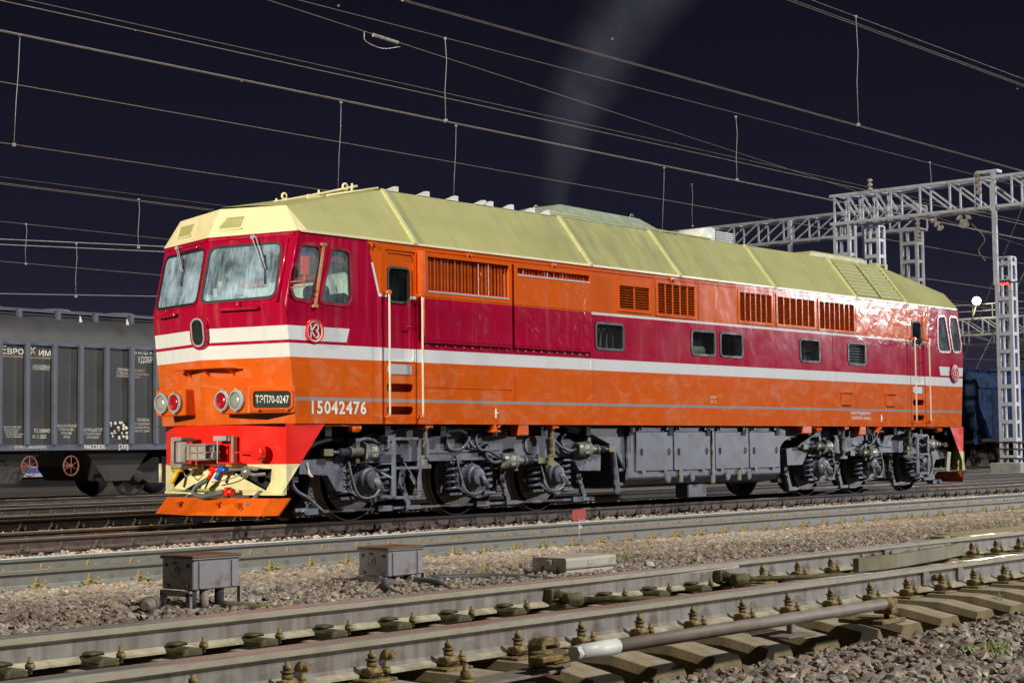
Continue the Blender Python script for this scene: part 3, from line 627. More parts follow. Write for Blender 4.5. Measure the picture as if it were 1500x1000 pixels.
# ------------------------------------------------------------------ locomotive
ZB, ZK, ZE = 1.43, 3.09, 4.15
def xc(z): return 10.25+.18*(z-ZB)/(ZK-ZB) if z <= ZK else 10.43-.23*(z-ZK)/(ZE-ZK)
def NX(y, z): return xc(z)+.363*(1-min(1, abs(y)/1.5))
def locomotive():
    L = thing('locomotive', 'orange, crimson and white diesel locomotive with cream roof standing on the rails', 'locomotive')
    YN = -1.5
    SD = lambda a, b, d=0: (a, YN-d, b)                 # near side: d is outwards
    # ---- openings in the side
    def cabwins(s):
        w1 = [(-10.15, 3.96), (-9.79, 3.965), (-9.765, 3.75), (-9.93, 3.15), (-10.28, 3.17), (-10.335, 3.32)]
        w2 = [(-9.545, 3.965), (-9.20, 3.93), (-9.17, 3.27), (-9.25, 3.14), (-9.79, 3.15)]
        return [roundpoly([(x*s, z) for x, z in w], .09) for w in (w1, w2)]
    cw = cabwins(1)+cabwins(-1)
    ew = [rr(a, b, 2.74, 3.165, .07) for a, b in ((-3.43, -2.67), (-.58, .16), (.36, 1.09), (3.21, 3.94), (5.12, 5.82))]
    DOORS = ((-8.47, -7.84), (7.90, 8.50))
    dr = [rr(a, b, 2.335, 4.02, .03, 2) for a, b in DOORS]
    steps = [rr(a+.01, b-.06, z0, z1, .045) for a, b in DOORS for z0, z1 in ((1.905, 2.03), (1.57, 1.69))]
    IN = [((-7.62, -5.73), (3.465, 3.975)), ((-5.52, -3.64), (3.865, 3.96))]
    inh = [rr(a, b, c, d, .01, 1) for (a, b), (c, d) in IN]
    LV = [(-2.77, -1.89, 3.455, 3.86, 2), (-1.63, -.48, 3.43, 3.975, 5), (1.02, 2.15, 3.435, 3.98, 6), (2.37, 3.77, 3.435, 3.975, 6), (3.97, 5.37, 3.42, 3.975, 7)]
    lvh = [rr(a, b, c, d, .01, 1) for a, b, c, d, _ in LV]
    outer = [(-xc(ZB), ZB), (xc(ZB), ZB), (xc(ZK), ZK), (xc(ZE), ZE), (-xc(ZE), ZE), (-xc(ZK), ZK)]
    B = MB()
    B.sheet(outer, cw+ew+dr+steps+inh+lvh, SD)
    B.sheet(outer, cw, lambda a, b: (a, 1.5, b))
    # ---- noses
    wsN = roundpoly([(-1.28, 3.99), (-.055, 3.99), (-.045, 3.175), (-1.31, 3.20)][::-1], .13, 5)
    wsF = roundpoly([(1.40, 3.99), (.055, 3.99), (.045, 3.175), (1.42, 3.19)], .13, 5)
    for s in (-1, 1):
        mp = lambda a, b: (s*NX(a, b), a, b)
        for hole, y in ((wsN, -1.5), (wsF, 1.5)):
            B.sheet([(0, ZK), (y, ZK), (y, ZE), (0, ZE)], [hole], mp)
            B.sheet([(0, ZB), (y, ZB), (y, ZK), (0, ZK)], [], mp)
    for lo in dr:
        n = len(lo); B.add([SD(a, b) for a, b in lo]+[SD(a, b, -.05) for a, b in lo], [(i, (i+1) % n, n+(i+1) % n, n+i) for i in range(n)])
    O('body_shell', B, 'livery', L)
    for lo in steps:
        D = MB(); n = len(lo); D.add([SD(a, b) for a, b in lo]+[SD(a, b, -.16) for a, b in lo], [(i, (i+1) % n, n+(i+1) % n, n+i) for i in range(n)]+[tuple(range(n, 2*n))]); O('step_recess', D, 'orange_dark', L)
    F = MB(); F.add([(-10.6, -1.47, ZB), (10.6, -1.47, ZB), (10.6, 1.47, ZB), (-10.6, 1.47, ZB)], [(0, 1, 2, 3)])
    F.box(-10.2, 10.2, -.9, .9, 1.15, 1.42); F.box(-8.75, 8.75, -1.12, -1.10, 1.45, 4.1)
    for x in np.arange(-9.6, 9.7, 1.2): F.box(x, x+.12, -1.4, 1.4, 1.25, 1.425)
    O('underframe', F, 'dark', L)
    # ---- doors
    for a, b in DOORS:
        d = MB(); win = rr(a+.07, a+.50, 3.25, 3.76, .08)
        d.sheet(rr(a+.005, b-.005, 2.34, 4.015, .03, 2), [win], lambda p, q: SD(p, q, -.028))
        d.ring(rr(a+.012, b-.012, 2.35, 4.005, .05), rr(a+.04, b-.04, 2.38, 3.975, .05), SD, -.03, -.012)
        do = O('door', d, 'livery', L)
        f = MB(); f.ring(grow(win, .022), grow(win, -.012), SD, -.03, -.008); fo = O('window_frame', f, 'black', do)
        p = MB(); p.sheet(win, [], lambda p, q: SD(p, q, -.03)); O('pane', p, 'darkglass', do)
        h = MB(); h.tube([SD(b-.12, 2.88, -.03), SD(b-.12, 2.88, .04), SD(b-.25, 2.885, .045)], .013, 6); O('handle', h, 'crimson', do)
        k = MB(); k.prism(rr(a+.03, b-.10, 2.165, 2.315, .05), SD, -.01, .012); O('kick_plate', k, 'galv', L, .004)
        for x in (a-.035, b+.035):
            r = MB(); r.tube(curve([SD(x, 3.36, 0), SD(x, 3.355, .09), SD(x, 3.28, .11), SD(x, 2.4, .11), SD(x, 1.60, .11), SD(x, 1.545, .09), SD(x, 1.54, 0)], 4), .016, 8)
            O('handrail', r, 'handrail', L)
            q = MB(); q.cyl(SD(x, 3.37, 0), SD(x, 3.37, .13), .035, 8); O('handrail_boss', q, 'orange', L); q = MB(); q.cyl(SD(x, 1.535, 0), SD(x, 1.535, .12), .028, 8); O('handrail_boss', q, 'orange', L)
    # ---- engine room windows
    for i, lo in enumerate(ew):
        f = MB(); f.ring(grow(lo, .03), grow(lo, -.012), SD, -.02, .014); w = O('engine_room_window', f, 'black', L)
        p = MB(); p.sheet(lo, [], lambda a, b: SD(a, b, -.012)); O('pane', p, 'darkglass', w)
        x0 = lo[0][0]-.7
        g = MB()
        if i == 0:
            for dx in (.05, .22, .40): g.tube(curve([SD(x0+dx, 2.7, -.16), SD(x0+dx+.03, 2.95, -.15), SD(x0+dx+.09, 3.09, -.15), SD(x0+dx+.2, 3.03, -.16), SD(x0+dx+.24, 2.7, -.17)], 5), .016, 6)
            O('pipework', g, 'handrail', w)
        elif i == 1: g.lathe(SD(x0+.1, 2.82, -.24), (1, 0, 0), [(0, .02), (0, .1), (.5, .1), (.5, .02)], 12); O('pipework', g, 'greenwall', w)
        elif i == 3:
            g.box(x0+.1, x0+.6, -1.36, -1.2, 2.72, 2.86); g.tube([SD(x0+.3, 2.7, -.15), SD(x0+.33, 3.1, -.15)], .03, 8); g.tube([SD(x0+.36, 2.95, -.15), SD(x0+.7, 2.98, -.15)], .02, 6); O('pipework', g, 'bogie', w)
        elif i == 4: [g.box(x0-.02, x0+.7, -1.44, -1.43, z, z+.03) for z in np.arange(2.76, 3.14, .06)]; O('blind_slat', g, 'galv', w)
    # ---- air intakes: proud panels with recessed upright rods
    for k, ((a, b), (c, d)) in enumerate(IN):
        xa, xb = ((-7.70, -5.66), (-5.60, -3.60))[k]; lo = [(xa, 2.66), (xb, 2.66), (xb, 4.03), (xa, 4.03)]
        P = MB(); P.sheet(lo, [rr(a, b, c, d, .01, 1)], lambda p, q: SD(p, q, .045))
        P.add([SD(p, q, e) for e in (0, .045) for p, q in lo], [(i, (i+1) % 4, 4+(i+1) % 4, 4+i) for i in range(4)])
        hl = rr(a, b, c, d, .01, 1); n = len(hl); P.add([SD(p, q, .045) for p, q in hl]+[SD(p, q, -.14) for p, q in hl], [(i, (i+1) % n, n+(i+1) % n, n+i) for i in range(n)])
        for z in (2.70, 3.36): P.box(xa+.03, xb-.03, -1.552, -1.546, z, z+.018)
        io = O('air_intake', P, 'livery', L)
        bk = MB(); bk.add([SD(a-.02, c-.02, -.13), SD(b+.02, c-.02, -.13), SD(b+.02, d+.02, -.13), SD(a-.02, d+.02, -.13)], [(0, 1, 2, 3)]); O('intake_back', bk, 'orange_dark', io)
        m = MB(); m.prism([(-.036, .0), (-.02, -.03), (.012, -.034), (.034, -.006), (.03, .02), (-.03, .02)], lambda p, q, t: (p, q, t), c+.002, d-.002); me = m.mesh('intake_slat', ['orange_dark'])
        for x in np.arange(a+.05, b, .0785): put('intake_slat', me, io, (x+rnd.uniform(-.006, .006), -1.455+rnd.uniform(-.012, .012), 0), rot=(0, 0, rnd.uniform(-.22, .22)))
        hg = MB(); hg.box(a, b, -1.552, -1.50, c-.035, c-.012); O('sill_strip', hg, 'galv', io)
        for x in np.linspace(xa+.1, xb-.1, 10): pass
        bo = MB()
        for x in np.linspace(xa+.1, xb-.1, 10): bo.box(x-.028, x+.028, -1.512, -1.50, 2.605, 2.632)
        tag(O('hinge_row', bo, 'crimson', io), kind='stuff')
    H = MB(); H.box(-7.80, -7.715, -1.60, -1.502, 3.36, 4.05); H.tube([SD(-7.74, 2.75, .06), SD(-7.74, 3.34, .06)], .03, 8); O('door_post_cover', H, 'orange', L, .006)
    # ---- louvres
    for a, b, c, d, nc in LV:
        f = MB(); f.ring(rr(a-.05, b+.05, c-.05, d+.06, .01, 1), rr(a, b, c, d, .01, 1), SD, -.12, .018); 
        for k in range(1, nc):
            x = a+(b-a)*k/nc; f.box(x-.012, x+.012, -1.512, -1.46, c, d)
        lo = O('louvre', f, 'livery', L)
        nb = 9 if nc == 2 else 12; h = (d-c)/nb
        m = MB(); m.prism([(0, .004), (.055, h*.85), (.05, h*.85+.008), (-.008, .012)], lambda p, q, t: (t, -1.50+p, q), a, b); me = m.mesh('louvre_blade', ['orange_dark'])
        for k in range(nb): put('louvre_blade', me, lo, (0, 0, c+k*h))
        bk = MB(); bk.add([SD(a, c, -.10), SD(b, c, -.10), SD(b, d, -.10), SD(a, d, -.10)], [(0, 1, 2, 3)]); O('louvre_back', bk, 'dark', lo)
    # ---- panel seams, rivets, covers, brackets on the side
    m = MB(); m.ring([(-9.9+.166*math.cos(t), 2.735+.166*math.sin(t)) for t in np.linspace(0, 6.283, 33)[:-1]], [(-9.9+.15*math.cos(t), 2.735+.15*math.sin(t)) for t in np.linspace(0, 6.283, 33)[:-1]], SD, 0, .03); O('emblem_rim', m, 'red', L)
    m = MB(); m.lathe(SD(-9.9, 2.735, 0), (0, -1, 0), [(0, .15), (.008, .15), (.008, .01)], 28); O('emblem_disc', m, 'crimson', L)
    S = MB()
    for x, z0, z1 in ((-3.58, 1.82, 4.1), (-2.83, 3.38, 4.1), (-1.84, 3.38, 4.1), (-.34, 3.38, 4.1), (.93, 3.38, 4.1), (2.26, 3.38, 4.1), (3.87, 3.38, 4.1), (5.47, 3.38, 4.1), (7.74, 1.82, 4.1), (-7.73, 1.82, 2.6), (-5.63, 1.82, 2.34), (2.2, 1.82, 2.34), (.26, 2.57, 3.3), (4.5, 1.82, 3.3), (-8.58, 1.5, 4.05), (8.62, 1.5, 4.05)): S.box(x-.011, x+.011, -1.507, -1.499, z0, z1)
    S.box(-7.70, 7.7, -1.512, -1.499, 4.058, 4.074); S.box(-7.7, -5.64, -1.508, -1.499, 1.985, 1.995); S.box(5.5, 7.72, -1.507, -1.499, 3.80, 3.815)
    O('panel_seam', S, 'livery', L)
    rv = MB()
    for x in np.arange(-3.4, 7.7, .16): rv.box(x-.006, x+.006, -1.505, -1.5, 1.812, 1.824)
    for x in np.arange(-3.4, 7.7, .21):
        for z in (2.63, 3.25): rv.box(x-.007, x+.007, -1.505, -1.5, z, z+.014)
    for x in np.arange(-7.5, -3.7, .30): rv.box(x-.007, x+.007, -1.505, -1.5, 2.47, 2.484)
    O('rivets', rv, 'livery', L, kind='stuff')
    for x in (-8.75, -6.66, -4.58, -1.2):
        m = MB(); m.box(x-.06, x+.06, -1.55, -1.50, 4.07, 4.10); m.cyl(SD(x-.03, 4.02, .03), SD(x-.03, 4.10, .03), .02, 6); m.cyl(SD(x+.03, 4.02, .03), SD(x+.03, 4.10, .03), .02, 6); O('lifting_lug', m, 'orange', L)
    for a in (4.80, 6.69):
        m = MB(); m.prism(rr(a, a+.40, 1.87, 2.12, .03), SD, 0, .035); m.box(a-.02, a+.42, -1.56, -1.50, 2.12, 2.145); O('side_hatch', m, 'livery', L, .012)
    m = MB(); m.ring(rr(-8.28, -8.05, 3.04, 3.12, .01, 1), rr(-8.26, -8.07, 3.06, 3.10, .01, 1), SD, -.03, -.02)
    # ---- cab windows, glass, lining, curtains
    for s in (1, -1):
        for lo in cabwins(s):
            f = MB(); f.ring(grow(lo, .028), grow(lo, -.010), SD, -.03, .012); w = O('cab_side_window', f, 'crimson', L)
            f = MB(); f.ring(grow(lo, -.010), grow(lo, -.028), SD, -.03, .006); O('window_seal', f, 'black', w)
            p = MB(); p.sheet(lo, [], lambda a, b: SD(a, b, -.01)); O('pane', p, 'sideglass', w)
            X = [a for a, _ in lo]; x0, x1 = max(min(X), -10.17), min(max(X), 10.17)
            ct = MB(); ct.box(x0-.02, x1+.02, -1.435, -1.43, 3.885, 3.99, 0); ct.box(x0-.02, x1+.02, -1.435, -1.43, 3.825, 3.885, 1); ct.box(x0-.02, x1+.02, -1.435, -1.43, 3.77, 3.825, 2)
            O('sun_curtain', ct, ['white', 'flagblue', 'flagred'], w)
            f = MB(); f.ring(grow(lo, .028), grow(lo, -.02), lambda a, b, d: (a, 1.5+d, b), -.02, .012); O('cab_side_window', f, 'crimson', L)
        sx = -s                                        # s = 1 is the front cab at negative x
        I = MB(); X = lambda v: sx*v
        def bx(a, b, *r): I.box(min(X(a), X(b)), max(X(a), X(b)), *r)
        bx(8.86, 8.90, -1.44, 1.44, 2.2, 4.12); bx(8.9, 10.3, -1.44, 1.44, 2.18, 2.22); bx(8.9, 10.18, -1.42, 1.42, 4.05, 4.08)
        I.sheet([(X(8.9), 2.2), (X(10.24), 2.2), (X(10.36), 3.09), (X(10.15), 4.1), (X(8.9), 4.1)], cabwins(s), lambda a, b: (a, 1.455, b))
        I.sheet([(X(8.9), 2.2), (X(10.2), 2.2), (X(10.2), 3.1), (X(8.9), 3.1)], [], lambda a, b: (a, -1.455, b))
        lin = O('cab_lining', I, 'greenwall', L)
        Dk = MB(); Dk.c = 0
        Dk.prism([(9.75, 2.22), (10.24, 2.22), (10.38, 3.0), (10.25, 3.06), (9.95, 2.98), (9.80, 2.95)], lambda a, b, d: (X(a), d, b), -1.25, 1.25); O('control_desk', Dk, 'bogie', lin, .02)
        for y in (-.95, .95):
            st = MB(); st.prism(rr(-.24, .24, 2.92, 3.46, .1), lambda a, b, d: (X(9.25+d+.12*(b-2.9)), y+a, b), 0, .1); st.box(min(X(9.3), X(9.72)), max(X(9.3), X(9.72)), y-.24, y+.24, 2.72, 2.86); st.cyl((X(9.5), y, 2.2), (X(9.5), y, 2.75), .06, 10); O('driver_seat', st, 'seat', lin, .02)
        pa = MB()
        for (yy, zz, w, h, dx) in ((.95, 3.16, .2, .14, .1), (.72, 3.33, .1, .13, .05), (.62, 3.42, .09, .13, .0), (.50, 3.5, .10, .16, 0), (.78, 3.20, .09, .16, .06), (-.30, 3.25, .16, .30, .05), (-.52, 3.22, .10, .24, 0), (.2, 3.3, .15, .12, -.2)):
            x = X(9.95+dx); pa.box(x-.004, x+.004, yy-w/2, yy+w/2, zz-h/2, zz+h/2)
        O('paper_sheet', pa, 'paper', lin)
        for yy in (.92, -.25):
            ct = MB(); x = X(9.0)
            for k, (z0, z1) in enumerate(((3.84, 3.97), (3.72, 3.84), (3.60, 3.72))): ct.box(x-.006, x+.006, yy-.3, yy+.3, z0, z1, k)
            O('sun_curtain', ct, ['white', 'flagblue', 'flagred'], lin)
    for s in (-1, 1):
        NP = lambda a, b, d=0: (s*(NX(a, b)+d), a, b)
        for lo in (wsN, wsF):
            f = MB(); f.ring(grow(lo, .018), grow(lo, -.022), NP, -.02, .010); w = O('windscreen', f, 'black', L)
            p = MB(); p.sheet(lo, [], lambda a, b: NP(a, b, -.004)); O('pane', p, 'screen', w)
            f = MB(); f.ring(grow(lo, .034), grow(lo, .018), NP, -.01, .016); O('window_surround', f, 'crimson' if s > 0 else 'livery', w)
        # oval end window
        ov = rr(-.15, .15, 2.545, 2.965, .13, 6)
        OV = lambda a, b, d=0: (s*(NX(0, b)+d-.012), a, b)
        f = MB(); f.ring(grow(ov, .035), grow(ov, -.005), OV, -.06, .030); w = O('oval_window', f, 'livery' if 0 else 'crimson', L)
        f = MB(); f.ring(grow(ov, -.005), grow(ov, -.03), OV, -.06, .042); O('window_seal', f, 'galv', w)
        p = MB(); p.sheet(grow(ov, -.02), [], lambda a, b: OV(a, b, .034)); O('pane', p, 'darkglass', w)
        p = MB(); p.sheet(grow(ov, -.01), [], lambda a, b: OV(a, b, .020)); O('window_back', p, 'dark', w)
    NP = lambda a, b, d=0: (-(NX(a, b)+d), a, b)
    # bright polished corner strips, belt seam
    m = MB(); m.tube([(-xc(z)-.004, -1.503, z) for z in (2.95, ZK, 3.6, ZE)], .016, 6); O('corner_strip', m, 'crimson', L)
    m = MB(); m.beam(NP(-1.46, 4.10, .012), NP(-.02, 4.10, .012), .03, .04); m.beam(NP(1.46, 4.10, .012), NP(.02, 4.10, .012), .03, .04); O('brow_strip', m, 'crimson', L)
    m = MB(); m.tube([NP(-1.36, z, .02) for z in (3.12, 3.5, 4.05)], .028, 8); O('windscreen_pillar_trim', m, 'crimson', L)
    # wipers
    for (y0, z0, y1, z1, y2, z2) in ((-.80, 4.09, -1.05, 3.62, -1.12, 3.45), (.98, 4.09, .70, 3.70, .62, 3.42)):
        m = MB(); m.cyl(NP(y0, z0, 0), NP(y0, z0, .07), .03, 8)
        m.tube([NP(y0, z0, .06), NP(y1, z1, .035)], .010, 6); m.tube([NP(y0-.06, z0, .06), NP(y1-.05, z1-.01, .035)], .010, 6)
        wi = O('wiper', m, 'galv', L)
        m = MB(); m.tube([NP(y1+.02, z1+.20, .02), NP(y1-.02, z1, .026), NP(y1-.06, z1-.22, .02)], .009, 5); O('wiper_blade', m, 'black', wi)
    # grab bars and washer brackets under the windscreens
    for ya, yb in ((-1.08, -.42), (.62, 1.22)):
        m = MB(); m.beam(NP(ya, 3.055, .06), NP(yb, 3.055, .06), .05, .045); m.cyl(NP(ya+.1, 3.06, 0), NP(ya+.1, 3.06, .06), .018, 6); m.cyl(NP(yb-.1, 3.06, 0), NP(yb-.1, 3.06, .06), .018, 6)
        m.tube([NP((ya+yb)/2, 3.08, .07), NP((ya+yb)/2, 3.16, .075)], .016, 6); O('grab_bar', m, 'crimson', L, .008)
    m = MB(); m.beam(NP(.28, 4.03, .035), NP(.80, 4.03, .035), .04, .03); O('grab_bar', m, 'crimson', L, .006)
    # foot step on the orange nose
    m = MB(); m.prism([(NX(0, 2.2)-10, .62), (NX(0, 2.2)-10+.17, .50), (NX(0, 2.2)-10+.17, -.52), (NX(0, 2.2)-10-.05, -.72), (NX(0, 2.2)-10-.1, 0)], lambda a, b, d: (-10-a, b, d), 2.222, 2.245)
    for y in (.36, -.12, -.55): m.prism([(0, 2.222), (.16, 2.222), (.0, 2.11)], lambda a, b, d: (-NX(y, 2.2)-a+.02, d, b), y-.015, y+.015)
    O('nose_step', m, 'orange', L, .004)
    # ---- headlamp housings
    for s in (1, -1):
        pl = [(-10.74, .33), (-10.74, 1.07), (-10.30, 1.52), (-10.24, 1.44), (-10.30, .33)] if s > 0 else [(-10.74, -.42), (-10.74, -1.07), (-10.295, -1.535), (-10.20, -1.40), (-10.30, -.42)]
        if s > 0: pl = [(-10.74, .33), (-10.74, 1.02), (-10.35, 1.10), (-10.30, .33)]
        m = MB(); m.prism(pl, lambda a, b, d: (a, b, d), 1.575, 1.955); hb = O('headlamp_housing', m, 'orange', L, .015)
        for y, red in (((.84, 0), (.53, 1)) if s > 0 else ((-.85, 0), (-.54, 1))):
            m = MB(); m.lathe((-10.74, y, 1.762), (-1, 0, 0), [(0, .148), (.045, .152), (.06, .140), (.062, .118), (.03, .112)], 24); lo = O('lamp_rim', m, 'galv', hb)
            m = MB(); m.smooth = True; m.lathe((-10.74, y, 1.762), (-1, 0, 0), [(.03, .115), (.05, .105), (.07, .075), (.08, .03)], 24); O('lamp_lens', m, 'lensred' if red else 'lens', hb)
            if red: m = MB(); m.lathe((-10.815, y+.02, 1.70), (-1, 0, 0), [(0, .035), (.004, .03), (.006, .01)], 12); O('lamp_painted_highlight', m, 'redhighlight', hb)  # brighter disc paints a highlight onto the red lens
            m = MB(); [m.cyl((-10.77, y+.155*math.cos(a), 1.762+.155*math.sin(a)), (-10.80, y+.155*math.cos(a), 1.762+.155*math.sin(a)), .014, 6) for a in (1.57, 4.71)]; O('lamp_clip', m, 'galv', hb)
        if s < 0:
            A = Vector((-10.74, -1.07, 0)); Bp = Vector((-10.295, -1.535, 0)); dv = (Bp-A).normalized(); nv = Vector((dv.y, -dv.x, 0)); nv = nv if nv.y < 0 else -nv
            PM = lambda a, b, d=0: tuple(A+dv*a+nv*d+Vector((0, 0, b)))
            lo = rr(.055, .60, 1.635, 1.895, .06, 4)
            m = MB(); m.ring(grow(lo, .018), grow(lo, -.012), PM, -.01, .03); po = O('number_plate_frame', m, 'orange', hb)
            m = MB(); m.prism(grow(lo, -.01), PM, -.005, .008); O('number_plate', m, 'black', hb)
            text('number_lettering', 'ТЭП70-0247', .095, 1.715, .105, 'paper', hb, fn=lambda a, b: PM(a, b, .011), w=.46, bold=.004)
            for a in (.13, .53): m = MB(); m.cyl(PM(a, 1.625, 0), PM(a, 1.625, .045), .022, 8); O('plate_knob', m, 'orange', hb)
    # lettering
    text('running_number', '15042476', -10.0, 1.572, .178, 'white', L, y=-1.5055, w=1.07, bold=.026, spacing=1.12)
    text('speed_notice', 'КОНСТРУКЦИОННАЯ', 5.16, 1.675, .062, 'white', L, y=-1.505, w=.82)
    text('speed_notice', 'СКОРОСТЬ-160км/ч', 5.17, 1.575, .062, 'white', L, y=-1.505, w=.80)
    text('small_notice', 'КВР', -.02, 1.93, .05, 'print', L, y=-1.505, w=.2); text('small_notice', '02 12', -.02, 1.85, .05, 'print', L, y=-1.505, w=.2)
    for x in (-6.05, 6.45): m = MB(); m.box(x, x+.03, -1.506, -1.50, 1.53, 1.68); m.box(x+.03, x+.07, -1.506, -1.50, 1.60, 1.625); O('lifting_mark', m, 'white', L)
    # maker's emblem: ring with the joined letters K and Z
    for (ex, ez, r, bg) in ((-9.90, 2.735, .152, None), (9.93, 2.665, .215, 'crimson')):
        if bg: m = MB(); m.lathe(SD(ex, ez, 0), (0, -1, 0), [(0, r), (.035, r), (.045, r*.9), (.045, .01)], 28); O('emblem_disc', m, bg, L)
        d0 = .05 if bg else .012; k = r*.72 if bg else r; mm = 'white' if not bg else 'orange'
        m = MB(); m.ring([(ex+k*math.cos(t), ez+k*math.sin(t)) for t in np.linspace(0, 6.283, 33)[:-1]], [(ex+k*.86*math.cos(t), ez+k*.86*math.sin(t)) for t in np.linspace(0, 6.283, 33)[:-1]], SD, 0, d0+.006)
        w = k*.066
        def stroke(pts): 
            pts = [SD(ex+a*k, ez+b*k, d0) for a, b in pts]
            for p, q in zip(pts, pts[1:]): m.beam(p, q, .010, 2*w, up=(Vector(q)-Vector(p)).cross(Vector((0, 1, 0))))
        stroke([(-.48, .55), (-.48, -.58)]); stroke([(-.48, -.05), (.05, .52)]); stroke([(-.48, .0), (.10, -.62)])
        stroke([(-.05, .58), (.30, .62), (.46, .38), (.36, .12), (.10, .02), (.42, -.10), (.52, -.38), (.30, -.62), (.0, -.55)])
        O('emblem', m, mm if not bg else 'orange_dark', L)
    # mirror and draught deflector at the driver's window
    m = MB(); m.beam(SD(-9.73, 3.98, .03), SD(-9.90, 3.10, .03), .022, .04, up=(1, 0, 0)); m.box(-9.78, -9.69, -1.55, -1.5, 3.96, 4.0); m.box(-9.94, -9.86, -1.55, -1.5, 3.07, 3.11); O('draught_deflector', m, 'tanbar', L)
    m = MB(); m.prism([(-10.30, 3.50), (-10.16, 3.50), (-10.15, 3.76), (-10.29, 3.76)], SD, .16, .18); m.tube([SD(-10.36, 3.40, 0), SD(-10.36, 3.40, .12), SD(-10.24, 3.40, .17), SD(-10.24, 3.52, .17)], .012, 6); m.tube([SD(-10.36, 3.32, 0), SD(-10.36, 3.32, .1), SD(-10.24, 3.34, .17), SD(-10.24, 3.52, .17)], .010, 6); O('wing_mirror', m, 'tag', L)

    # ---- roof
    YR = [-1.5, -.82, -.42, 0, .42, .82, 1.5]
    def sect(x, f):                                     # f: 0 at the cab cap, 1 over the engine room
        yr = 1.20+(.80-1.20)*f; zr = 4.53+(5.05-4.53)*f; xx = x
        ys = [-1.5, -yr, -yr*.5, 0, yr*.5, yr, 1.5]; zs = [ZE, zr, zr+.05, zr+.07, zr+.05, zr, ZE]
        return ys, zs
    R = MB(); rows = []
    st = [(-1, 0), (-1, .25), (-1, .5), (-1, .75), (-1, 1), (1, 1), (1, .75), (1, .5), (1, .25), (1, 0)]
    for s, f in st:
        ys, zs = sect(0, f); row = []
        for i, (y, z) in enumerate(zip(ys, zs)):
            e = (NX(y, ZE)-.03 if i in (0, 6) else 10.14+.22*(1-abs(y)/1.2)) if f == 0 else None
            x1 = e if f == 0 else None
            x0 = 7.84 if s < 0 else 7.73
            xs = xc(ZE) if i in (0, 6) else 10.14+.22*max(0, 1-abs(ys[i])/1.2)
            x = xs+(x0-xs)*f
            row.append((s*x, y, z))
        rows.append(row)
    R.grid(rows); O('roof', R, 'roof', L)
    for s in (-1, 1):
        cap = MB(); lowl = [(s*(NX(y, ZE)+.025), y, ZE-.01) for y in (-1.515, -.75, 0, .75, 1.515)]; top = [(s*(10.14+.22*(1-abs(y)/1.2)+.012), y, 4.535+.04*(1-abs(y)/1.2)) for y in (-1.2, -.6, 0, .6, 1.2)]
        cap.grid([lowl, top]); cap.add([lowl[0], top[0], (s*10.0, -1.512, ZE-.01)], [(0, 1, 2)]); cap.add([lowl[-1], top[-1], (s*10.0, 1.512, ZE-.01)], [(0, 1, 2)]); cap.grid([lowl, [(p[0]-s*.06, p[1]*.98, p[2]) for p in lowl]])
        co = O('cab_roof_cap', cap, 'cap' if s < 0 else 'roof', L)
        if s < 0:
            CM = lambda a, b, d=0: (-(NX(a, ZE)+.025+(10.14+.22*(1-abs(a)/1.2)+.012-NX(a, ZE)-.025)*(b-ZE)/.40+d), a, b)
            for ya, yb in ((.62, 1.08), (-.56, .07)):
                g = MB(); lo = rr(ya, yb, 4.235, 4.45, .01, 1); g.ring(lo, grow(lo, -.025), CM, -.01, .022); go = O('horn_grille', g, 'cap', co)
                g = MB(); g.sheet(grow(lo, -.02), [], lambda a, b: CM(a, b, .012)); O('grille_mesh', g, 'roof', co)
    ev = MB(); ev.box(-10.15, 10.1, -1.522, -1.50, ZE-.022, ZE+.012); O('eaves_strip', ev, 'cap', L)
    SL = lambda x, t, d=0: (x, -1.5+.70*t-d*.79, ZE+.90*t+d*.61)   # on the near roof slope
    for x in (-7.84, -3.55, -.92, 2.30, 5.50, 7.73):
        m = MB(); w = .05
        m.add([SL(x+dx, t, d) for t in (-.02, 1.0) for dx, d in ((-w, 0), (-w, .035), (w*.6, .035), (w, 0))], [(0, 1, 5, 4), (1, 2, 6, 5), (2, 3, 7, 6), (0, 1, 2, 3), (4, 5, 6, 7)])
        m.add([(x+dx, y, z) for y, z in ((-.80, 5.06), (0, 5.13), (.8, 5.06)) for dx in (-w, w)], [(0, 1, 3, 2), (2, 3, 5, 4)])
        ro = O('roof_rib', m, 'roofband', L, .006)
        m = MB(); m.add([SL(x+dx, t, .006) for t in (0, 1.0) for dx in (.065, .105)], [(0, 1, 3, 2)]); O('roof_seam', m, 'hood', L)
    for a, b in ((5.60, 6.58), (6.68, 7.62)):           # shutters over the cooler
        f = MB(); f.add([SL(x, t, .012) for x, t in ((a, .06), (b, .06), (b, .92), (a, .92))], [(0, 1, 2, 3)]); sh = O('roof_shutter', f, 'roof', L)
        m = MB(); P = [SL(x, t, d) for x in (a+.02, b-.02) for t, d in ((0, .014), (.03, .030), (.085, .014))]; m.add(P, [(0, 3, 4, 1), (1, 4, 5, 2), (0, 1, 2), (3, 4, 5)]); me = m.mesh('shutter_slat', ['roof'])
        d1 = Vector(SL(0, 1))-Vector(SL(0, 0))
        for k in range(9): put('shutter_slat', me, sh, d1*(.08+.092*k))
    m = MB(); m.add([SL(6.63+dx, t, .05) for t in (.03, .95) for dx in (-.03, .03)], [(0, 1, 3, 2)]); O('roof_rib', m, 'roofband', L)
    m = MB(); m.prism([(5.1, 5.06), (7.65, 5.05), (7.65, 5.12), (7.45, 5.20), (5.25, 5.20)], lambda a, b, d: (a, d, b), -.62, .62); O('cooler_hatch', m, 'roof', L, .03)
    m = MB()                                             # silencer hood
